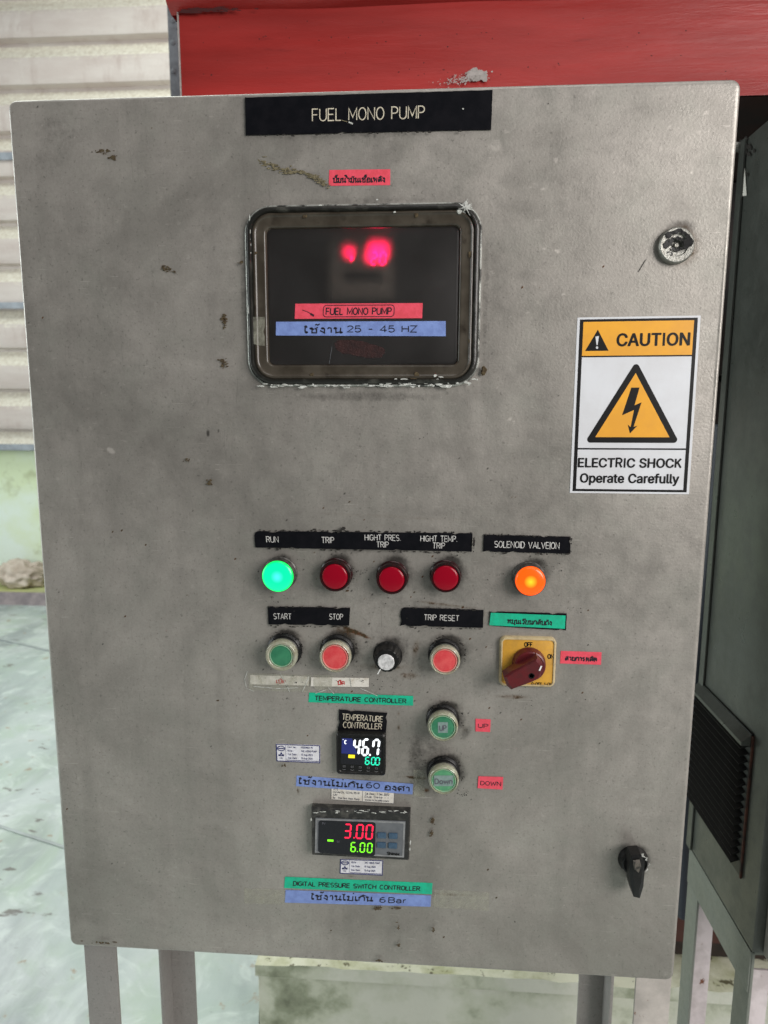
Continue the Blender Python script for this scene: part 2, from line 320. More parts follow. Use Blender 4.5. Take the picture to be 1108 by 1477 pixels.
def floor_mat():
    m = bpy.data.materials.new('pale_green_shop_floor'); m.use_nodes = True; N = m.node_tree.nodes; L = m.node_tree.links; b = N['Principled BSDF']
    tc = N.new('ShaderNodeTexCoord')
    def nz(s, st=(1, 1, 1), d=7, rot=0., dist=0.):
        mp = N.new('ShaderNodeMapping'); mp.inputs['Scale'].default_value = st; mp.inputs['Rotation'].default_value = (0, 0, rot)
        L.new(tc.outputs['Object'], mp.inputs[0])
        n = N.new('ShaderNodeTexNoise'); n.inputs['Scale'].default_value = s; n.inputs['Detail'].default_value = d; n.inputs['Roughness'].default_value = .6
        n.inputs['Distortion'].default_value = dist
        L.new(mp.outputs[0], n.inputs['Vector']); return n.outputs['Fac']
    def rng(x, a, z, o0=0., o1=1.):
        r = N.new('ShaderNodeMapRange'); r.interpolation_type = 'SMOOTHSTEP'
        for i, v in ((1, a), (2, z), (3, o0), (4, o1)): r.inputs[i].default_value = v
        L.new(x, r.inputs[0]); return r.outputs[0]
    def mix(f, a, c):
        x = N.new('ShaderNodeMix'); x.data_type = 'RGBA'; L.new(f, x.inputs[0])
        for i, v in ((6, a), (7, c)):
            if isinstance(v, tuple): x.inputs[i].default_value = (*v, 1)
            else: L.new(v, x.inputs[i])
        return x.outputs[2]
    col = mix(rng(nz(1.3, dist=.8), .36, .64), (.42, .49, .46), (.60, .64, .63))
    col = mix(rng(nz(2.6, (1, 1, 1), rot=.6, dist=1.2), .45, .7, 0, .8), col, (.42, .52, .41))
    col = mix(rng(nz(1.9, (1.6, .5, 1), rot=-.5), .44, .66, 0, .85), col, (.29, .32, .33))  # broad grey zones stand for shadows, put into the floor colour
    col = mix(rng(nz(5.5, (1, 1, 1), dist=2.2), .50, .70, 0, .5), col, (.72, .78, .74))  # pale swirls stand for light patches and sheen on the floor
    col = mix(rng(nz(7, (1, 2.2, 1), rot=.5, dist=.5), .62, .68, 0, .8), col, (.15, .13, .12))
    col = mix(rng(nz(16, dist=.3), .63, .70, 0, .8), col, (.36, .28, .20))
    L.new(col, b.inputs['Base Color']); L.new(rng(nz(3), .3, .7, .28, .55), b.inputs['Roughness'])
    bn = N.new('ShaderNodeBump'); bn.inputs['Strength'].default_value = .35; bn.inputs['Distance'].default_value = .01
    L.new(nz(9), bn.inputs['Height']); L.new(bn.outputs[0], b.inputs['Normal'])
    return m
M['floor'] = floor_mat()
M['joint'] = mat('floor_joint', (.33, .36, .35), .8, c2=(.42, .46, .45), scale=6)

# ------------------------------------------------------------------ object helpers
WL = {}
def tag(o, label=None, cat=None, group=None, kind=None):
    for k, v in (('label', label), ('category', cat), ('group', group), ('kind', kind)):
        if v: o[k] = v
    return o
def thing(name, loc, label, cat, group=None):
    o = bpy.data.objects.new(name, None); COL.objects.link(o); o.location = loc; o.empty_display_size = .05
    WL[o.name] = Vector(loc); return tag(o, label, cat, group)
class MB:
    def __init__(s): s.v = []; s.f = []; s.m = []
    def add(s, v, f, m=0):
        n = len(s.v); s.v += [tuple(p) for p in v]; s.f += [tuple(i+n for i in q) for q in f]; s.m += [m]*len(f); return s
    def box(s, a, b, m=0, bev=0.):
        x0, y0, z0 = [min(i, j) for i, j in zip(a, b)]; x1, y1, z1 = [max(i, j) for i, j in zip(a, b)]
        if bev <= 0:
            return s.add([(x0,y0,z0),(x1,y0,z0),(x1,y1,z0),(x0,y1,z0),(x0,y0,z1),(x1,y0,z1),(x1,y1,z1),(x0,y1,z1)],
                         [(0,3,2,1),(4,5,6,7),(0,1,5,4),(1,2,6,5),(2,3,7,6),(3,0,4,7)], m)
        bm = bmesh.new(); bmesh.ops.create_cube(bm, size=1)
        for v in bm.verts: v.co = ((x0+x1)/2+v.co.x*(x1-x0), (y0+y1)/2+v.co.y*(y1-y0), (z0+z1)/2+v.co.z*(z1-z0))
        bmesh.ops.bevel(bm, geom=list(bm.edges), offset=bev, segments=2, profile=.7, affect='EDGES')
        bm.verts.index_update(); s.add([v.co[:] for v in bm.verts], [[v.index for v in f.verts] for f in bm.faces], m); bm.free(); return s
    def build(s, name, mats, parent=None, smooth=35, origin=None, **kw):
        if not isinstance(mats, (list, tuple)): mats = [mats]
        a = np.array(s.v, float); c = (a.min(0)+a.max(0))/2 if origin is None else np.array(origin, float); a = a-c
        me = bpy.data.meshes.new(name); me.from_pydata(a.tolist(), [], s.f)
        for m in mats: me.materials.append(m)
        me.polygons.foreach_set('material_index', s.m)
        if smooth:
            me.polygons.foreach_set('use_smooth', [True]*len(s.f)); me.update(); me.set_sharp_from_angle(angle=R(smooth))
        me.update()
        o = bpy.data.objects.new(name, me); COL.objects.link(o)
        WL[o.name] = Vector(c)
        if parent: o.parent = parent; o.location = Vector(c)-WL[parent.name]
        else: o.location = Vector(c)
        return tag(o, **kw)
def lathe(mb, cx, cz, prof, n=40, m=0, cap=True, tilt=None):
    """prof = [(radius, d)], d metres proud of the door; revolve about the door's normal"""
    v = []; f = []
    for r, d in prof:
        for i in range(n):
            a = 2*math.pi*i/n; v.append((cx+r*math.cos(a), -d, cz+r*math.sin(a)))
    for k in range(len(prof)-1):
        for i in range(n):
            j = (i+1) % n; f.append((k*n+i, k*n+j, (k+1)*n+j, (k+1)*n+i))
    if cap:
        v.append((cx, -prof[-1][1], cz)); c = len(v)-1; k = (len(prof)-1)*n
        for i in range(n): f.append((k+i, k+(i+1) % n, c))
    return mb.add(v, f, m)
def rrect(hw, hh, r, n=8):
    p = []
    for cx, cy, a0 in ((hw-r, hh-r, 0), (-hw+r, hh-r, 90), (-hw+r, -hh+r, 180), (hw-r, -hh+r, 270)):
        for i in range(n+1):
            a = R(a0+90*i/n); p.append((cx+r*math.cos(a), cy+r*math.sin(a)))
    return p
class Quad:
    """four surveyed corners TL TR BR BL on the plane d proud of the door; (s, t) in 0..1, t downwards"""
    def __init__(s, c, d=0.):
        s.c = [D(*p, d) for p in c]; s.d = d
        (a, b, c_, e) = s.c
        s.w = (math.dist(a, b)+math.dist(e, c_))/2; s.h = (math.dist(a, e)+math.dist(b, c_))/2
    def p(s, u, v, d=None):
        a, b, c, e = s.c
        x = (a[0]*(1-u)+b[0]*u)*(1-v)+(e[0]*(1-u)+c[0]*u)*v
        z = (a[1]*(1-u)+b[1]*u)*(1-v)+(e[1]*(1-u)+c[1]*u)*v
        return (x, -(s.d if d is None else d), z)
def slab(mb, q, d0, d1, poly=None, m=0, bev=.15):
    """plate over the quad between d0 and d1; poly = [(u,v)] outline"""
    poly = poly or [(0, 0), (1, 0), (1, 1), (0, 1)]
    n = len(poly); eu = bev*(d1-d0)/q.w; ev = bev*(d1-d0)/q.h
    cu = sum(p[0] for p in poly)/n; cv = sum(p[1] for p in poly)/n
    v = [q.p(u, t, d0) for u, t in poly]+[q.p(u, t, d1-(d1-d0)*.25) for u, t in poly]
    v += [q.p(u-math.copysign(eu, u-cu), t-math.copysign(ev, t-cv), d1) for u, t in poly]
    f = []
    for k in (0, 1):
        for i in range(n):
            j = (i+1) % n; f.append((k*n+i, k*n+j, (k+1)*n+j, (k+1)*n+i))
    f.append(tuple(range(2*n, 3*n)))
    return mb.add(v, f, m)
def rough_poly(q, step=.004, amp=.0004, chips=3, chip=.0016, seed=1):
    r = random.Random(seed); pts = []
    for (a, b, L_) in (((0, 0), (1, 0), q.w), ((1, 0), (1, 1), q.h), ((1, 1), (0, 1), q.w), ((0, 1), (0, 0), q.h)):
        n = max(2, int(L_/step))
        for i in range(n):
            t = i/n; pts.append([a[0]+(b[0]-a[0])*t, a[1]+(b[1]-a[1])*t])
    for p in pts:
        k = amp*(r.random()-.3)
        p[0] += -math.copysign(k/q.w, p[0]-.5) if abs(p[0]-.5) > .49 else 0
        p[1] += -math.copysign(k/q.h, p[1]-.5) if abs(p[1]-.5) > .49 else 0
    for _ in range(chips):
        p = pts[r.randrange(len(pts))]; p[0] += (.5-p[0])*min(1, chip/q.w*1.6); p[1] += (.5-p[1])*min(1, chip/q.h*1.6)
    return [tuple(p) for p in pts]

# ------------------------------------------------------------------ single-stroke lettering
def arc(cx, cy, rx, ry, a0, a1, n=12):
    return [(cx+rx*math.cos(R(a0+(a1-a0)*i/n)), cy+ry*math.sin(R(a0+(a1-a0)*i/n))) for i in range(n+1)]
def lp(cx, cy, r=.085): return arc(cx, cy, r, r, 0, 360, 8)
G = {
 'A': (.66, [[(0,0),(.33,1),(.66,0)], [(.12,.32),(.54,.32)]]),
 'B': (.58, [[(0,0),(0,1),(.3,1)]+arc(.3,.76,.24,.24,90,-90)+[(0,.52)], [(.3,.52)]+arc(.3,.26,.28,.26,90,-90)+[(0,0)]]),
 'C': (.62, [arc(.32,.5,.32,.5,48,312,18)]),
 'D': (.60, [[(0,0),(0,1),(.24,1)]+arc(.24,.5,.36,.5,90,-90)+[(0,0)]]),
 'E': (.52, [[(.52,1),(0,1),(0,0),(.52,0)], [(0,.52),(.46,.52)]]),
 'F': (.50, [[(.50,1),(0,1),(0,0)], [(0,.52),(.44,.52)]]),
 'G': (.64, [arc(.32,.5,.32,.5,48,338,18)+[(.64,.46),(.36,.46)]]),
 'H': (.60, [[(0,0),(0,1)], [(.6,0),(.6,1)], [(0,.52),(.6,.52)]]),
 'I': (.02, [[(.01,0),(.01,1)]]),
 'J': (.45, [[(.45,1),(.45,.25)]+arc(.23,.25,.22,.25,0,-180,8)]),
 'K': (.58, [[(0,0),(0,1)], [(.56,1),(.02,.42)], [(.2,.6),(.58,0)]]),
 'L': (.46, [[(0,1),(0,0),(.46,0)]]),
 'M': (.72, [[(0,0),(0,1),(.36,.22),(.72,1),(.72,0)]]),
 'N': (.60, [[(0,0),(0,1),(.6,0),(.6,1)]]),
 'O': (.66, [arc(.33,.5,.33,.5,90,450,22)]),
 'P': (.54, [[(0,0),(0,1),(.28,1)]+arc(.28,.74,.26,.26,90,-90)+[(0,.48)]]),
 'Q': (.66, [arc(.33,.5,.33,.5,90,450,22), [(.4,.2),(.66,-.04)]]),
 'R': (.58, [[(0,0),(0,1),(.3,1)]+arc(.3,.75,.25,.25,90,-90)+[(0,.5)], [(.3,.5),(.58,0)]]),
 'S': (.56, [arc(.28,.745,.27,.255,35,270,12)+arc(.28,.25,.28,.25,90,-145,12)[1:]]),
 'T': (.58, [[(0,1),(.58,1)], [(.29,1),(.29,0)]]),
 'U': (.60, [[(0,1),(0,.3)]+arc(.3,.3,.3,.3,180,360,10)+[(.6,1)]]),
 'V': (.64, [[(0,1),(.32,0),(.64,1)]]),
 'W': (.86, [[(0,1),(.2,0),(.43,.8),(.66,0),(.86,1)]]),
 'X': (.6, [[(0,0),(.6,1)], [(0,1),(.6,0)]]), 'Y': (.6, [[(0,1),(.3,.5),(.6,1)], [(.3,.5),(.3,0)]]),
 'Z': (.58, [[(0,1),(.58,1),(0,0),(.58,0)]]),
 '0': (.56, [arc(.28,.5,.28,.5,90,450,20)]), '1': (.3, [[(.02,.8),(.24,1),(.24,0)]]),
 '2': (.54, [arc(.27,.73,.26,.27,165,-30,9)+[(0,0),(.54,0)]]),
 '3': (.54, [arc(.26,.75,.25,.25,150,-90,9)+arc(.26,.25,.28,.25,90,-150,9)[1:]]),
 '4': (.58, [[(.42,0),(.42,1),(0,.3),(.58,.3)]]),
 '5': (.54, [[(.5,1),(.08,1),(.04,.52)]+arc(.26,.32,.28,.32,120,-150,12)]),
 '6': (.56, [arc(.28,.3,.27,.3,90,450,14), arc(.36,.5,.35,.5,75,185,8)]),
 '7': (.54, [[(0,1),(.54,1),(.2,0)]]), '8': (.56, [arc(.28,.75,.23,.25,90,450,12), arc(.28,.26,.28,.26,90,450,12)]),
 '9': (.56, [arc(.28,.7,.27,.3,90,450,14), arc(.2,.5,.35,.5,-105,5,8)]),
 '.': (.06, [[(.0,.05),(.08,.05)]]), ':': (.06, [[(.0,.1),(.08,.1)], [(0,.55),(.08,.55)]]), '-': (.4, [[(.03,.45),(.37,.45)]]),
 '/': (.4, [[(0,-.05),(.4,1.05)]]), '|': (.02, [[(.01,-.15),(.01,1.1)]]), ' ': (.36, []),
 'a': (.48, [arc(.23,.46,.21,.22,165,0,8)+[(.44,0)], [(.44,.40)]+arc(.21,.19,.21,.19,80,330,10)]), 'b': (.5, [[(0,1),(0,0)], arc(.25,.34,.25,.34,0,360,12)]),
 'c': (.44, [arc(.25,.34,.25,.34,45,315,10)]), 'd': (.5, [[(.5,1),(.5,0)], arc(.25,.34,.25,.34,0,360,12)]),
 'e': (.5, [[(.01,.36),(.5,.36)]+arc(.25,.34,.25,.34,4,315,12)[1:]]), 'f': (.3, [[(.1,0),(.1,.8)]+arc(.28,.8,.18,.2,180,90,5), [(0,.66),(.3,.66)]]),
 'g': (.5, [arc(.25,.34,.25,.34,0,360,12), [(.5,.68),(.5,-.05)]+arc(.25,-.05,.25,.24,0,-150,8)]), 'h': (.46, [[(0,1),(0,0)], arc(.23,.42,.23,.26,180,0,8)+[(.46,0)]]),
 'i': (.02, [[(.01,0),(.01,.68)], [(.01,.86),(.01,.98)]]), 'k': (.44, [[(0,1),(0,0)], [(.42,.68),(.02,.3)], [(.14,.42),(.44,0)]]), 'l': (.02, [[(.01,0),(.01,1)]]),
 'm': (.74, [[(0,.68),(0,0)], arc(.185,.48,.185,.2,180,0,6)+[(.37,0)], arc(.555,.48,.185,.2,180,0,6)+[(.74,0)]]),
 'n': (.46, [[(0,.68),(0,0)], arc(.23,.44,.23,.24,180,0,8)+[(.46,0)]]), 'o': (.5, [arc(.25,.34,.25,.34,90,450,14)]),
 'p': (.5, [[(0,.68),(0,-.28)], arc(.25,.34,.25,.34,0,360,12)]), 'r': (.28, [[(0,.68),(0,0)], arc(.22,.42,.22,.25,180,80,5)]),
 's': (.42, [arc(.21,.51,.2,.17,40,270,7)+arc(.21,.17,.21,.17,90,-140,7)[1:]]), 't': (.28, [[(.12,.9),(.12,.1),(.28,.02)], [(0,.66),(.28,.66)]]),
 'u': (.46, [[(0,.68),(0,.24)]+arc(.23,.24,.23,.24,180,360,8), [(.46,.68),(.46,0)]]), 'w': (.7, [[(0,.68),(.17,0),(.35,.6),(.53,0),(.7,.68)]]),
 'x': (.44, [[(0,0),(.44,.68)], [(0,.68),(.44,0)]]), 'y': (.5, [[(0,.68),(.25,.02)], [(.5,.68),(.2,-.2),(.05,-.24)]]), 'v': (.46, [[(0,.68),(.23,0),(.46,.68)]]),
 '!': (.04, [[(.02,1),(.02,.3)], [(.02,.12),(.02,0)]]),
}
_k = [(0,0),(0,.5),(.1,.58),(.01,.66),(.12,.78),(.3,.82),(.46,.74),(.5,.58),(.5,0)]
TH = {
 'ก': (.5, [_k]), 'ง': (.36, [lp(.2,.7), [(.28,.72),(.34,.6),(.34,0),(0,.36)]]),
 'ช': (.55, [lp(.08,.68), [(.16,.7),(.24,.56),(.14,.4),(.14,0),(.48,0),(.48,.52),(.38,.64),(.58,.86)]]),
 'ด': (.5, [lp(.2,.36), [(.14,.3),(.12,0),(0,.3),(0,.6),(.12,.78),(.28,.82),(.44,.74),(.5,.56),(.5,0)]]),
 'ต': (.5, [lp(.2,.36), [(.14,.3),(.12,0),(0,.3),(0,.62),(.12,.8),(.25,.7),(.38,.8),(.5,.6),(.5,0)]]),
 'ถ': (.5, [lp(.08,.08), [(.08,.16)]+_k[1:]]), 'น': (.55, [lp(.08,.72), [(.12,.64),(.12,0),(.44,.16),(.48,.82)], lp(.5,.08)]),
 'บ': (.52, [lp(.07,.72), [(.12,.66),(.12,0),(.52,0),(.52,.82)]]), 'ป': (.52, [lp(.07,.72), [(.12,.66),(.12,0),(.52,0),(.52,1.12)]]),
 'ผ': (.55, [lp(.18,.7), [(.08,.72),(.08,0),(.3,.42),(.52,0),(.52,.82)]]), 'พ': (.56, [lp(.06,.72), [(.1,.66),(.12,0),(.31,.66),(.5,0),(.54,.82)]]),
 'ม': (.52, [lp(.08,.72), [(.12,.64),(.12,.14)], lp(.08,.08), [(.14,0),(.5,0),(.5,.82)]]),
 'ย': (.52, [lp(.12,.72), [(.05,.66),(.14,.46),(.05,.38),(.05,0),(.5,0),(.5,.82)]]), 'ร': (.38, [lp(.2,.08), [(.28,.08),(.3,.42),(.04,.56),(.06,.74),(.36,.82)]]),
 'ล': (.5, [lp(.12,.14), [(.04,.14),(.06,.46),(.26,.46),(.46,.3)], [(.05,.7),(.25,.82),(.44,.72),(.49,.5),(.49,0)]]),
 'ว': (.4, [lp(.28,.09), [(.36,.1),(.38,.6),(.24,.82),(.02,.7)]]),
 'ศ': (.52, [lp(.2,.36), [(.14,.3),(.12,0),(0,.3),(0,.6),(.12,.78),(.28,.82),(.44,.74),(.5,.56),(.5,0)], [(.42,.76),(.6,.98)]]),
 'ส': (.52, [lp(.12,.14), [(.04,.14),(.06,.46),(.26,.46),(.46,.3)], [(.05,.7),(.25,.82),(.44,.72),(.49,.5),(.49,0)], [(.4,.74),(.56,.98)]]),
 'ห': (.52, [lp(.06,.72), [(.1,.66),(.1,0)], [(.1,.34),(.3,.6),(.44,.5),(.44,0)], lp(.42,.72)]),
 'อ': (.5, [lp(.14,.44), [(.06,.4),(.05,0),(.5,0),(.5,.6),(.3,.82),(.04,.7)]]), 'า': (.34, [[(.02,.64),(.12,.8),(.27,.74),(.3,.56),(.3,0)]]),
 'เ': (.2, [lp(.14,.08), [(.06,.12),(.05,.82)]]), 'ใ': (.26, [lp(.16,.08), [(.07,.1),(.07,.78),(.2,.92),(.14,1.08),(0,.98)]]),
 'ไ': (.24, [lp(.16,.08), [(.07,.1),(.07,.92),(-.02,1.1),(.12,1.02),(.2,1.18)]]),
 'ั': (0, [[(-.5,.95),(-.44,1.06),(-.3,.96),(-.12,1.12)]]), 'ิ': (0, [[(-.5,.94),(-.3,1.1),(-.08,.94),(-.5,.94)]]),
 'ี': (0, [[(-.5,.94),(-.3,1.1),(-.08,.94),(-.5,.94)], [(-.08,.94),(-.08,1.2)]]), 'ื': (0, [[(-.5,.94),(-.3,1.1),(-.08,.94),(-.5,.94)], [(-.08,.94),(-.08,1.2)], [(-.18,1.0),(-.18,1.2)]]),
 'ุ': (0, [[(-.16,-.1),(-.1,-.34)]]), '่': (0, [[(-.16,1.22),(-.16,1.42)]]), '้': (0, [[(-.36,1.2),(-.26,1.34),(-.16,1.2),(-.02,1.42)]]),
 '๊': (0, [[(-.4,1.2),(-.3,1.34),(-.22,1.22),(-.12,1.34),(-.02,1.42)]]), 'ำ': (.42, [lp(-.04,1.02,.07), [(.08,.64),(.18,.8),(.35,.74),(.38,.56),(.38,0)]]),
}
G.update(TH)
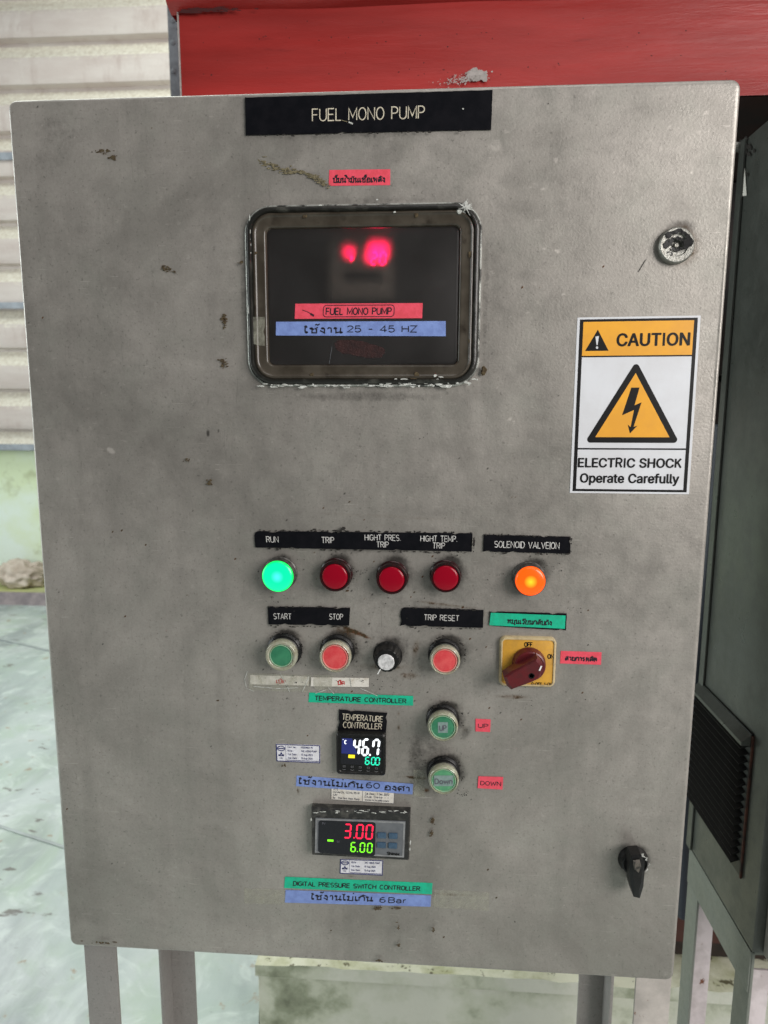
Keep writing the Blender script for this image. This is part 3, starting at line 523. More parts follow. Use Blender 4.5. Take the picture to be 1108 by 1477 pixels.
# bold sign lettering as flat outlines: advance, points, faces (cap height 1)
BG = {
 'A': (0.943, [(0.032,0),(0.396,1),(0.543,1),(0.91,0),(0.777,0),(0.564,0.595),(0.543,0.656),(0.519,0.732),(0.491,0.825),(0.456,0.94),(0.482,0.94),(0.448,0.823),(0.418,0.729),(0.394,0.654),(0.374,0.595),(0.167,0),(0.216,0.279),(0.216,0.391),(0.727,0.391),(0.727,0.279)], [(0,9,1),(9,2,1),(9,10,2),(10,3,2),(0,17,9),(17,11,9),(11,8,9),(11,8,10),(8,18,10),(18,3,10),(7,18,8),(17,12,11),(6,18,7),(17,13,12),(5,18,6),(17,14,13),(17,16,14),(16,15,14),(4,19,5),(19,18,5),(0,16,17),(16,18,17),(16,19,18),(19,3,18),(0,15,16),(4,3,19)]),
 'C': (1.003, [(0.526,-0.013),(0.403,0.002),(0.295,0.049),(0.205,0.125),(0.137,0.227),(0.094,0.352),(0.079,0.499),(0.094,0.647),(0.137,0.773),(0.205,0.875),(0.295,0.951),(0.403,0.998),(0.526,1.013),(0.599,1.008),(0.669,0.991),(0.733,0.964),(0.79,0.926),(0.84,0.879),(0.88,0.822),(0.91,0.758),(0.93,0.685),(0.803,0.685),(0.788,0.733),(0.765,0.776),(0.737,0.812),(0.702,0.842),(0.663,0.866),(0.62,0.883),(0.574,0.893),(0.526,0.896),(0.438,0.884),(0.361,0.85),(0.296,0.793),(0.246,0.715),(0.214,0.617),(0.203,0.499),(0.214,0.382),(0.246,0.284),(0.296,0.207),(0.361,0.15),(0.439,0.116),(0.526,0.104),(0.574,0.107),(0.62,0.118),(0.663,0.135),(0.702,0.158),(0.737,0.188),(0.765,0.225),(0.788,0.267),(0.803,0.315),(0.93,0.315),(0.911,0.243),(0.881,0.178),(0.84,0.122),(0.791,0.074),(0.734,0.037),(0.669,0.009),(0.6,-0.008)], [(11,13,12),(11,14,13),(10,14,11),(10,15,14),(10,16,15),(9,16,10),(9,29,16),(29,17,16),(9,30,29),(28,17,29),(27,17,28),(9,31,30),(26,17,27),(26,18,17),(8,31,9),(25,18,26),(8,32,31),(24,18,25),(24,19,18),(23,19,24),(8,33,32),(22,19,23),(7,33,8),(22,20,19),(21,20,22),(7,34,33),(6,34,7),(6,35,34),(5,35,6),(5,36,35),(5,37,36),(4,37,5),(48,50,49),(48,51,50),(4,38,37),(47,51,48),(47,52,51),(3,38,4),(46,52,47),(3,39,38),(45,52,46),(45,53,52),(44,53,45),(3,40,39),(43,53,44),(2,40,3),(43,54,53),(42,54,43),(2,41,40),(41,54,42),(2,54,41),(2,55,54),(1,55,2),(1,56,55),(1,57,56),(0,57,1)]),
 'E': (0.823, [(0.118,0),(0.118,1),(0.732,1),(0.732,0.888),(0.245,0.888),(0.245,0.562),(0.699,0.562),(0.699,0.45),(0.245,0.45),(0.245,0.112),(0.738,0.112),(0.738,0)], [(0,4,1),(4,2,1),(4,3,2),(0,5,4),(0,8,5),(8,6,5),(8,7,6),(0,9,8),(0,10,9),(0,11,10)]),
 'H': (1.016, [(0.118,0),(0.118,1),(0.245,1),(0.245,0.568),(0.771,0.568),(0.771,1),(0.898,1),(0.898,0),(0.771,0),(0.771,0.456),(0.245,0.456),(0.245,0)], [(0,2,1),(0,3,2),(4,6,5),(4,7,6),(0,10,3),(10,4,3),(10,9,4),(9,7,4),(0,11,10),(8,7,9)]),
 'I': (0.591, [(0.061,0),(0.061,0.112),(0.232,0.112),(0.232,0.888),(0.061,0.888),(0.061,1),(0.53,1),(0.53,0.888),(0.359,0.888),(0.359,0.112),(0.53,0.112),(0.53,0)], [(4,6,5),(4,7,6),(3,7,4),(2,8,3),(8,7,3),(2,9,8),(0,2,1),(0,9,2),(0,10,9),(0,11,10)]),
 'K': (0.917, [(0.205,0.286),(0.205,0.425),(0.24,0.47),(0.273,0.513),(0.308,0.555),(0.343,0.596),(0.379,0.637),(0.416,0.677),(0.715,1),(0.881,1),(0.454,0.542),(0.448,0.543),(0.118,0),(0.118,1),(0.245,1),(0.245,0.657),(0.244,0.442),(0.245,0.38),(0.245,0),(0.732,0),(0.369,0.509),(0.448,0.608),(0.882,0)], [(12,14,13),(12,15,14),(7,9,8),(7,21,9),(21,10,9),(6,21,7),(12,1,15),(1,2,15),(2,16,15),(5,21,6),(5,20,21),(10,22,21),(4,20,5),(3,20,4),(0,10,11),(0,22,10),(2,20,3),(2,19,20),(16,19,2),(17,19,16),(12,0,1),(18,19,17),(12,22,0),(18,22,12),(19,22,18)]),
 'L': (0.772, [(0.118,0),(0.118,1),(0.245,1),(0.245,0.112),(0.71,0.112),(0.71,0)], [(0,2,1),(0,3,2),(0,4,3),(0,5,4)]),
 'N': (1.029, [(0.118,0),(0.118,1),(0.268,1),(0.674,0.359),(0.692,0.331),(0.713,0.296),(0.736,0.255),(0.762,0.21),(0.788,0.16),(0.813,0.108),(0.796,0.105),(0.791,0.16),(0.788,0.213),(0.786,0.263),(0.785,0.309),(0.784,0.35),(0.784,0.383),(0.784,1),(0.911,1),(0.911,0),(0.76,0),(0.397,0.57),(0.373,0.609),(0.349,0.65),(0.322,0.696),(0.291,0.749),(0.255,0.812),(0.211,0.889),(0.234,0.892),(0.237,0.82),(0.24,0.754),(0.243,0.695),(0.244,0.645),(0.245,0.603),(0.246,0.572),(0.246,0)], [(0,27,1),(27,2,1),(27,28,2),(28,3,2),(16,18,17),(16,19,18),(29,26,28),(26,3,28),(0,29,27),(29,26,27),(0,30,29),(25,3,26),(0,31,30),(24,3,25),(23,3,24),(0,32,31),(22,3,23),(0,33,32),(21,3,22),(0,34,33),(0,35,34),(20,3,21),(15,19,16),(20,4,3),(14,19,15),(20,5,4),(13,19,14),(20,6,5),(12,19,13),(20,7,6),(11,19,12),(20,8,7),(20,10,8),(10,9,8),(10,19,11),(20,19,10)]),
 'O': (1.048, [(0.525,-0.013),(0.403,0.002),(0.296,0.049),(0.206,0.125),(0.137,0.227),(0.094,0.352),(0.079,0.499),(0.094,0.647),(0.137,0.773),(0.206,0.875),(0.296,0.951),(0.403,0.998),(0.525,1.013),(0.647,0.998),(0.754,0.951),(0.844,0.875),(0.912,0.773),(0.955,0.647),(0.969,0.499),(0.955,0.352),(0.912,0.227),(0.844,0.125),(0.754,0.049),(0.647,0.002),(0.525,0.104),(0.61,0.115),(0.687,0.149),(0.752,0.205),(0.803,0.283),(0.835,0.382),(0.846,0.499),(0.835,0.618),(0.803,0.717),(0.752,0.795),(0.687,0.851),(0.61,0.885),(0.525,0.896),(0.439,0.885),(0.362,0.85),(0.297,0.794),(0.246,0.716),(0.214,0.618),(0.203,0.499),(0.214,0.382),(0.246,0.284),(0.297,0.206),(0.362,0.15),(0.439,0.115)], [(11,13,12),(10,13,11),(10,14,13),(9,14,10),(9,36,14),(36,15,14),(9,37,36),(35,15,36),(34,15,35),(9,38,37),(8,38,9),(34,16,15),(33,16,34),(8,39,38),(32,16,33),(8,40,39),(7,40,8),(32,17,16),(31,17,32),(7,41,40),(6,41,7),(31,18,17),(30,18,31),(6,42,41),(5,42,6),(5,43,42),(29,18,30),(29,19,18),(5,44,43),(28,19,29),(4,44,5),(28,20,19),(4,45,44),(27,20,28),(3,45,4),(27,21,20),(3,46,45),(26,21,27),(3,47,46),(25,21,26),(25,22,21),(2,47,3),(2,24,47),(24,22,25),(2,22,24),(1,22,2),(1,23,22),(1,0,23)]),
 'R': (0.883, [(0.118,0),(0.118,1),(0.464,1),(0.569,0.99),(0.655,0.96),(0.721,0.913),(0.767,0.851),(0.795,0.777),(0.805,0.692),(0.795,0.607),(0.767,0.534),(0.721,0.473),(0.654,0.427),(0.569,0.398),(0.464,0.389),(0.189,0.389),(0.189,0.501),(0.459,0.501),(0.53,0.507),(0.585,0.524),(0.627,0.553),(0.656,0.591),(0.673,0.637),(0.679,0.692),(0.673,0.748),(0.656,0.796),(0.627,0.835),(0.585,0.864),(0.529,0.882),(0.458,0.889),(0.245,0.889),(0.245,0),(0.694,0),(0.452,0.45),(0.595,0.45),(0.841,0)], [(0,16,1),(16,30,1),(30,2,1),(30,3,2),(30,4,3),(30,5,4),(30,29,5),(29,28,5),(28,6,5),(16,31,30),(27,6,28),(26,6,27),(26,7,6),(25,7,26),(24,7,25),(24,8,7),(23,8,24),(22,8,23),(22,9,8),(21,9,22),(21,10,9),(20,10,21),(19,10,20),(19,11,10),(18,11,19),(17,11,18),(0,15,16),(31,17,16),(31,33,17),(33,11,17),(33,34,11),(34,12,11),(31,14,33),(14,32,33),(35,12,34),(13,35,12),(14,35,13),(0,14,15),(0,31,14),(32,35,14)]),
 'S': (0.878, [(0.44,-0.017),(0.338,-0.009),(0.251,0.018),(0.179,0.061),(0.126,0.118),(0.09,0.188),(0.075,0.268),(0.205,0.268),(0.217,0.216),(0.243,0.172),(0.28,0.139),(0.327,0.115),(0.381,0.101),(0.44,0.097),(0.504,0.102),(0.562,0.118),(0.61,0.145),(0.648,0.181),(0.671,0.224),(0.679,0.274),(0.673,0.317),(0.653,0.352),(0.622,0.379),(0.582,0.402),(0.534,0.421),(0.481,0.437),(0.361,0.47),(0.251,0.512),(0.169,0.568),(0.119,0.641),(0.102,0.732),(0.113,0.811),(0.147,0.88),(0.201,0.936),(0.27,0.979),(0.353,1.005),(0.446,1.013),(0.54,1.005),(0.621,0.978),(0.689,0.936),(0.741,0.882),(0.775,0.817),(0.788,0.743),(0.663,0.743),(0.642,0.81),(0.594,0.86),(0.526,0.891),(0.442,0.901),(0.382,0.896),(0.329,0.88),(0.285,0.855),(0.253,0.822),(0.233,0.783),(0.226,0.738),(0.234,0.692),(0.257,0.656),(0.292,0.627),(0.333,0.606),(0.376,0.589),(0.417,0.577),(0.519,0.549),(0.565,0.536),(0.612,0.518),(0.66,0.496),(0.705,0.467),(0.744,0.432),(0.776,0.388),(0.796,0.336),(0.803,0.272),(0.792,0.195),(0.76,0.125),(0.707,0.066),(0.636,0.021),(0.546,-0.008)], [(35,37,36),(34,37,35),(34,38,37),(33,38,34),(33,39,38),(33,40,39),(32,47,33),(47,40,33),(32,48,47),(46,40,47),(32,49,48),(45,40,46),(45,41,40),(31,49,32),(31,50,49),(44,41,45),(31,51,50),(31,52,51),(44,42,41),(30,52,31),(43,42,44),(30,53,52),(30,54,53),(29,54,30),(29,55,54),(29,56,55),(28,56,29),(28,57,56),(28,58,57),(28,59,58),(28,60,59),(27,60,28),(27,61,60),(27,62,61),(27,63,62),(26,63,27),(26,64,63),(25,64,26),(25,65,64),(24,65,25),(24,66,65),(23,66,24),(22,66,23),(22,67,66),(21,67,22),(20,67,21),(20,68,67),(19,68,20),(18,68,19),(18,69,68),(5,7,6),(5,8,7),(17,69,18),(5,9,8),(17,70,69),(4,9,5),(16,70,17),(4,10,9),(15,70,16),(4,11,10),(15,71,70),(14,71,15),(3,11,4),(3,12,11),(13,71,14),(3,13,12),(3,71,13),(3,72,71),(2,72,3),(2,73,72),(1,73,2),(1,0,73)]),
 'T': (0.882, [(0.062,0.888),(0.062,1),(0.819,1),(0.819,0.888),(0.505,0.888),(0.505,0),(0.379,0),(0.379,0.888)], [(0,2,1),(0,3,2),(7,3,0),(6,4,7),(4,3,7),(6,5,4)]),
 'U': (1.017, [(0.509,-0.016),(0.398,-0.005),(0.303,0.03),(0.225,0.085),(0.166,0.157),(0.13,0.243),(0.118,0.34),(0.118,1),(0.244,1),(0.244,0.35),(0.252,0.282),(0.277,0.222),(0.315,0.172),(0.368,0.134),(0.433,0.109),(0.509,0.101),(0.585,0.109),(0.65,0.134),(0.702,0.172),(0.74,0.222),(0.764,0.282),(0.772,0.35),(0.772,1),(0.899,1),(0.899,0.34),(0.887,0.243),(0.85,0.157),(0.792,0.085),(0.714,0.03),(0.619,-0.005)], [(6,8,7),(6,9,8),(21,23,22),(21,24,23),(6,10,9),(20,24,21),(5,10,6),(20,25,24),(5,11,10),(19,25,20),(19,26,25),(4,11,5),(4,12,11),(18,26,19),(4,13,12),(17,26,18),(3,13,4),(17,27,26),(3,14,13),(16,27,17),(3,15,14),(15,27,16),(3,27,15),(2,27,3),(2,28,27),(1,28,2),(1,29,28),(0,29,1)]),
 'a': (0.765, [(0.314,-0.017),(0.247,-0.01),(0.186,0.01),(0.134,0.042),(0.094,0.088),(0.068,0.144),(0.06,0.212),(0.066,0.27),(0.085,0.316),(0.114,0.352),(0.152,0.38),(0.197,0.4),(0.246,0.414),(0.298,0.424),(0.35,0.432),(0.411,0.44),(0.459,0.446),(0.496,0.452),(0.521,0.462),(0.537,0.477),(0.542,0.501),(0.542,0.505),(0.537,0.547),(0.524,0.583),(0.502,0.612),(0.471,0.633),(0.432,0.646),(0.385,0.65),(0.335,0.646),(0.293,0.634),(0.259,0.615),(0.231,0.591),(0.211,0.565),(0.197,0.538),(0.081,0.572),(0.112,0.633),(0.154,0.68),(0.205,0.715),(0.261,0.738),(0.321,0.751),(0.381,0.756),(0.423,0.753),(0.47,0.746),(0.517,0.731),(0.562,0.708),(0.602,0.675),(0.634,0.63),(0.655,0.57),(0.662,0.494),(0.662,0),(0.544,0),(0.544,0.102),(0.536,0.102),(0.519,0.076),(0.495,0.048),(0.464,0.023),(0.423,0.002),(0.374,-0.012),(0.335,0.089),(0.397,0.096),(0.448,0.115),(0.488,0.145),(0.518,0.183),(0.536,0.226),(0.542,0.271),(0.542,0.373),(0.53,0.365),(0.51,0.358),(0.484,0.351),(0.455,0.346),(0.424,0.341),(0.394,0.337),(0.367,0.333),(0.345,0.33),(0.303,0.323),(0.264,0.312),(0.23,0.296),(0.203,0.274),(0.186,0.244),(0.181,0.206),(0.185,0.171),(0.2,0.142),(0.224,0.119),(0.255,0.103),(0.292,0.093)], [(39,41,40),(39,42,41),(38,42,39),(38,43,42),(37,43,38),(37,44,43),(36,44,37),(36,45,44),(35,45,36),(35,27,45),(27,46,45),(35,28,27),(26,46,27),(35,29,28),(25,46,26),(35,30,29),(34,30,35),(24,46,25),(24,47,46),(34,31,30),(23,47,24),(34,32,31),(22,47,23),(33,32,34),(22,48,47),(21,48,22),(20,48,21),(19,48,20),(19,49,48),(18,49,19),(17,65,18),(65,49,18),(16,65,17),(15,65,16),(14,65,15),(13,65,14),(12,65,13),(11,65,12),(10,65,11),(9,65,10),(9,66,65),(64,49,65),(9,67,66),(9,68,67),(8,68,9),(8,69,68),(8,70,69),(8,71,70),(8,72,71),(8,73,72),(8,74,73),(8,75,74),(7,75,8),(7,76,75),(7,77,76),(7,78,77),(63,49,64),(6,78,7),(6,79,78),(62,49,63),(5,79,6),(5,80,79),(61,51,62),(51,49,62),(5,81,80),(60,51,61),(4,81,5),(4,82,81),(4,83,82),(59,52,60),(52,51,60),(4,84,83),(59,53,52),(50,49,51),(58,53,59),(4,58,84),(4,53,58),(3,53,4),(3,54,53),(3,55,54),(2,55,3),(2,56,55),(1,56,2),(1,57,56),(0,57,1)]),
 'e': (0.794, [(0.417,-0.016),(0.316,-0.004),(0.23,0.032),(0.161,0.09),(0.109,0.167),(0.078,0.26),(0.067,0.367),(0.078,0.475),(0.109,0.569),(0.159,0.647),(0.226,0.706),(0.308,0.743),(0.403,0.756),(0.464,0.751),(0.522,0.735),(0.578,0.709),(0.628,0.67),(0.67,0.619),(0.702,0.554),(0.723,0.475),(0.73,0.381),(0.73,0.333),(0.147,0.333),(0.147,0.434),(0.664,0.434),(0.609,0.397),(0.603,0.467),(0.585,0.528),(0.556,0.578),(0.516,0.617),(0.465,0.641),(0.403,0.649),(0.341,0.641),(0.288,0.616),(0.245,0.578),(0.214,0.53),(0.195,0.474),(0.189,0.415),(0.189,0.349),(0.196,0.273),(0.217,0.209),(0.251,0.158),(0.297,0.121),(0.353,0.098),(0.417,0.091),(0.46,0.094),(0.499,0.104),(0.532,0.12),(0.561,0.143),(0.584,0.172),(0.601,0.207),(0.717,0.179),(0.694,0.124),(0.659,0.077),(0.612,0.038),(0.555,0.009),(0.49,-0.01)], [(11,13,12),(11,14,13),(10,14,11),(10,15,14),(10,16,15),(9,16,10),(9,31,16),(31,17,16),(9,32,31),(30,17,31),(8,32,9),(29,17,30),(8,33,32),(29,18,17),(28,18,29),(8,34,33),(27,18,28),(8,35,34),(7,35,8),(27,19,18),(7,36,35),(26,19,27),(26,24,19),(24,20,19),(6,23,7),(23,36,7),(23,37,36),(25,24,26),(6,22,23),(37,24,23),(37,20,24),(38,20,37),(38,21,20),(5,22,6),(39,21,38),(5,21,22),(5,39,21),(5,40,39),(4,40,5),(4,41,40),(49,51,50),(49,52,51),(48,52,49),(3,41,4),(3,42,41),(47,52,48),(47,53,52),(3,43,42),(46,53,47),(45,53,46),(3,44,43),(44,53,45),(3,53,44),(2,53,3),(2,54,53),(2,55,54),(1,55,2),(1,56,55),(0,56,1)]),
 'f': (0.499, [(0.448,0.746),(0.448,0.643),(0.013,0.643),(0.013,0.746),(0.158,0),(0.158,0.848),(0.166,0.907),(0.188,0.955),(0.222,0.993),(0.266,1.02),(0.316,1.036),(0.368,1.042),(0.406,1.04),(0.437,1.036),(0.461,1.03),(0.477,1.024),(0.447,0.921),(0.436,0.924),(0.422,0.928),(0.405,0.931),(0.383,0.932),(0.336,0.925),(0.303,0.904),(0.285,0.87),(0.279,0.823),(0.279,0)], [(10,12,11),(10,13,12),(9,13,10),(9,14,13),(9,15,14),(9,16,15),(8,17,9),(17,16,9),(7,19,8),(19,18,8),(18,17,8),(6,20,7),(20,19,7),(6,21,20),(6,22,21),(5,22,6),(5,23,22),(5,24,23),(4,24,5),(4,25,24),(2,0,3),(2,1,0)]),
 'l': (0.372, [(0.274,-0.005),(0.198,0.006),(0.145,0.04),(0.114,0.093),(0.103,0.166),(0.103,1),(0.223,1),(0.223,0.194),(0.227,0.151),(0.236,0.122),(0.255,0.107),(0.287,0.102),(0.303,0.102),(0.315,0.103),(0.325,0.105),(0.334,0.107),(0.355,0.005),(0.338,0.002),(0.318,-0.002),(0.296,-0.004)], [(4,6,5),(4,7,6),(4,8,7),(3,8,4),(3,9,8),(3,10,9),(3,11,10),(14,16,15),(13,16,14),(12,16,13),(11,16,12),(3,16,11),(2,16,3),(1,16,2),(0,16,1),(0,17,16),(0,18,17),(0,19,18)]),
 'p': (0.834, [(0.103,-0.281),(0.103,0.746),(0.22,0.746),(0.22,0.628),(0.232,0.628),(0.248,0.652),(0.27,0.68),(0.299,0.708),(0.337,0.733),(0.387,0.75),(0.45,0.756),(0.538,0.744),(0.615,0.709),(0.679,0.652),(0.727,0.575),(0.757,0.481),(0.767,0.371),(0.757,0.261),(0.727,0.166),(0.679,0.089),(0.616,0.032),(0.539,-0.004),(0.451,-0.016),(0.389,-0.01),(0.339,0.007),(0.301,0.033),(0.271,0.061),(0.249,0.09),(0.232,0.115),(0.223,0.115),(0.223,-0.281),(0.433,0.092),(0.497,0.101),(0.549,0.129),(0.591,0.172),(0.621,0.229),(0.639,0.297),(0.645,0.372),(0.639,0.447),(0.621,0.513),(0.591,0.569),(0.55,0.612),(0.497,0.639),(0.433,0.648),(0.369,0.64),(0.317,0.613),(0.276,0.572),(0.246,0.517),(0.228,0.45),(0.221,0.372),(0.228,0.294),(0.246,0.226),(0.276,0.17),(0.318,0.128),(0.37,0.101)], [(9,11,10),(8,11,9),(0,2,1),(0,3,2),(8,12,11),(7,12,8),(7,13,12),(6,13,7),(5,13,6),(5,43,13),(43,42,13),(42,14,13),(4,43,5),(4,44,43),(4,45,44),(41,14,42),(0,4,3),(0,48,4),(48,47,4),(47,46,4),(46,45,4),(40,14,41),(40,15,14),(39,15,40),(38,15,39),(38,16,15),(0,49,48),(37,16,38),(0,50,49),(36,16,37),(36,17,16),(35,17,36),(0,51,50),(35,18,17),(34,18,35),(0,29,51),(29,52,51),(33,18,34),(29,53,52),(33,19,18),(32,19,33),(29,28,53),(28,54,53),(0,30,29),(27,54,28),(31,19,32),(27,31,54),(27,19,31),(26,19,27),(26,20,19),(25,20,26),(24,20,25),(24,21,20),(23,21,24),(23,22,21)]),
 'r': (0.509, [(0.103,0),(0.103,0.746),(0.219,0.746),(0.219,0.631),(0.227,0.631),(0.255,0.682),(0.3,0.722),(0.355,0.748),(0.419,0.756),(0.434,0.756),(0.451,0.756),(0.467,0.755),(0.479,0.754),(0.479,0.634),(0.469,0.635),(0.452,0.638),(0.43,0.64),(0.407,0.64),(0.357,0.635),(0.313,0.618),(0.276,0.592),(0.247,0.557),(0.229,0.515),(0.223,0.466),(0.223,0)], [(7,9,8),(7,10,9),(7,11,10),(7,12,11),(7,13,12),(6,13,7),(0,2,1),(0,3,2),(5,13,6),(4,17,5),(17,16,5),(16,15,5),(15,14,5),(14,13,5),(4,18,17),(4,19,18),(0,4,3),(0,22,4),(22,21,4),(21,20,4),(20,19,4),(0,23,22),(0,24,23)]),
 't': (0.447, [(0.401,0.746),(0.401,0.643),(0.013,0.643),(0.013,0.746),(0.128,0.926),(0.248,0.926),(0.248,0.192),(0.253,0.15),(0.267,0.12),(0.294,0.104),(0.335,0.098),(0.348,0.099),(0.364,0.1),(0.381,0.103),(0.397,0.105),(0.419,0.003),(0.399,-0.002),(0.377,-0.005),(0.354,-0.007),(0.331,-0.008),(0.245,0.004),(0.181,0.042),(0.141,0.102),(0.128,0.183)], [(23,5,4),(23,6,5),(2,0,3),(2,1,0),(23,7,6),(22,7,23),(22,8,7),(22,9,8),(13,15,14),(22,10,9),(12,15,13),(21,10,22),(11,15,12),(10,15,11),(21,15,10),(20,15,21),(19,15,20),(19,16,15),(19,17,16),(19,18,17)]),
 'u': (0.806, [(0.358,-0.01),(0.288,-0.002),(0.226,0.021),(0.175,0.06),(0.136,0.115),(0.111,0.186),(0.103,0.273),(0.103,0.746),(0.223,0.746),(0.223,0.283),(0.235,0.206),(0.269,0.147),(0.323,0.111),(0.393,0.099),(0.444,0.104),(0.49,0.122),(0.528,0.151),(0.557,0.19),(0.576,0.24),(0.582,0.3),(0.582,0.746),(0.702,0.746),(0.702,0),(0.586,0),(0.586,0.181),(0.604,0.181),(0.562,0.092),(0.505,0.033),(0.437,0.001)], [(6,8,7),(6,9,8),(19,21,20),(19,22,21),(18,22,19),(6,10,9),(5,10,6),(17,25,18),(25,22,18),(5,11,10),(16,24,17),(24,25,17),(4,11,5),(16,26,24),(26,23,24),(26,22,25),(15,26,16),(4,12,11),(14,26,15),(3,12,4),(3,13,12),(13,26,14),(3,26,13),(3,27,26),(23,22,26),(2,27,3),(2,28,27),(1,28,2),(1,0,28)]),
 'y': (0.765, [(0.093,-0.272),(0.121,-0.168),(0.14,-0.172),(0.174,-0.177),(0.204,-0.175),(0.231,-0.165),(0.256,-0.145),(0.278,-0.114),(0.296,-0.07),(0.319,-0.003),(0.034,0.746),(0.166,0.746),(0.325,0.305),(0.348,0.237),(0.367,0.17),(0.385,0.105),(0.404,0.041),(0.361,0.041),(0.38,0.105),(0.398,0.171),(0.418,0.238),(0.44,0.305),(0.6,0.746),(0.73,0.746),(0.401,-0.114),(0.376,-0.167),(0.347,-0.21),(0.313,-0.243),(0.274,-0.267),(0.23,-0.281),(0.18,-0.285),(0.152,-0.284),(0.127,-0.281),(0.107,-0.277)], [(9,11,10),(9,12,11),(21,23,22),(21,24,23),(9,13,12),(20,24,21),(19,16,20),(16,24,20),(9,14,13),(18,15,19),(15,16,19),(9,18,14),(18,15,14),(9,17,18),(9,16,17),(9,24,16),(8,24,9),(7,24,8),(7,25,24),(6,25,7),(5,25,6),(4,25,5),(4,26,25),(0,2,1),(0,3,2),(3,26,4),(0,26,3),(0,27,26),(0,28,27),(0,29,28),(33,29,0),(32,29,33),(32,30,29),(31,30,32)]),
}
PI4 = math.pi/4
def bold_text(mb, q, t, u, v, h, d, fit):
    adv = lambda c: .42 if c == 'I' else (.42 if c == ' ' else BG[c][0])
    W = sum(adv(c) for c in t)*h; sx = fit/W; x = u*q.w-fit/2; y0 = v*q.h+h/2
    for c in t:
        if c != ' ':
            _, vs, fs = BG[c]; pass
            if c == 'I':
                mb.add([q.p((x+a*h*sx)/q.w, (y0-b*h)/q.h, d) for a, b in ((.11, -.03), (.31, -.03), (.31, 1.03), (.11, 1.03))], [(0, 1, 2, 3)])
            elif c in 'KR':
                for n_, st_ in enumerate(G[c][1]):
                    ribbon(mb, [(x+(.16+a*1.05)*h*sx, y0-b*h) for a, b in st_], .098*h, lambda X, Y, l: q.p(X/q.w, Y/q.h, d+l), lift=n_*2e-5)
            else:
                for k in range(9):                  # the strokes thickened all round
                    ex, ey = (0, 0) if k == 0 else (.054*math.cos(k*PI4), .036*math.sin(k*PI4))
                    mb.add([q.p((x+(a+ex)*h*sx)/q.w, (y0-(b+ey)*h)/q.h, d+k*6e-6) for a, b in vs], fs)
        x += adv(c)*h*sx
def width(t, gap=.18):
    return sum(G[c][0]+(gap if G[c][0] > 0 else 0) for c in t)-gap
def ribbon(mb, pts, hw, fn, m=0, lift=0., sx=1.):
    """pts in local metres (x right, y up); fn(x, y, lift) -> 3-D"""
    P = [Vector(p) for p in pts]; Q = [P[0]]
    for p in P[1:]:
        if (p-Q[-1]).length > 1e-7: Q.append(p)
    P = Q
    if len(P) < 2: return
    closed = (P[0]-P[-1]).length < 1e-6 and len(P) > 3
    if closed: P = P[:-1]
    n = len(P); Lf = []; Rt = []
    for i in range(n):
        a = P[i-1] if (i > 0 or closed) else None; b = P[(i+1) % n] if (i < n-1 or closed) else None
        d1 = (P[i]-a).normalized() if a is not None else None; d2 = (b-P[i]).normalized() if b is not None else None
        if d1 is None: d1 = d2
        if d2 is None: d2 = d1
        n1 = Vector((-d1.y, d1.x)); n2 = Vector((-d2.y, d2.x)); mi = n1+n2
        if mi.length < .25: mi = n1.copy(); k = 1
        else: mi.normalize(); k = min(1/max(.35, mi.dot(n1)), 2.0)
        Lf.append(P[i]+mi*hw*k); Rt.append(P[i]-mi*hw*k)
    v = [fn(p.x, p.y, lift) for p in Lf]+[fn(p.x, p.y, lift) for p in Rt]
    f = []
    for i in range(n if closed else n-1):
        j = (i+1) % n; f.append((i, n+i, n+j, j))
    mb.add(v, f, m)
def text(mb, q, t, u, v, h, d, sx=1., hw=.09, gap=.18, fit=None, m=0, align='c', ital=0.):
    """text whose middle sits at (u, v) of quad q; h = cap height in metres; fit = width in metres"""
    W = width(t, gap)*h
    if fit: sx = fit/W
    ox, oy = u*q.w, v*q.h
    x = ox - (W*sx/2 if align == 'c' else 0); y0 = oy+h/2; k = 0
    def fn(px, py, lift): return q.p(px/q.w, py/q.h, d+lift)
    for c in t:
        wd, st = G[c]
        for s in st:
            k += 1
            ribbon(mb, [(x+(a+ital*b)*h*sx, y0-b*h) for a, b in s], hw*h, fn, m, lift=(k % 5)*2.5e-5)
        x += (wd+(gap if wd > 0 else 0))*h*sx
SEG = {'0': 'abcdef', '1': 'bc', '2': 'abged', '3': 'abgcd', '4': 'fgbc', '5': 'afgcd', '6': 'afgedc', '7': 'abcf', '8': 'abcdefg', '9': 'abcdfg'}
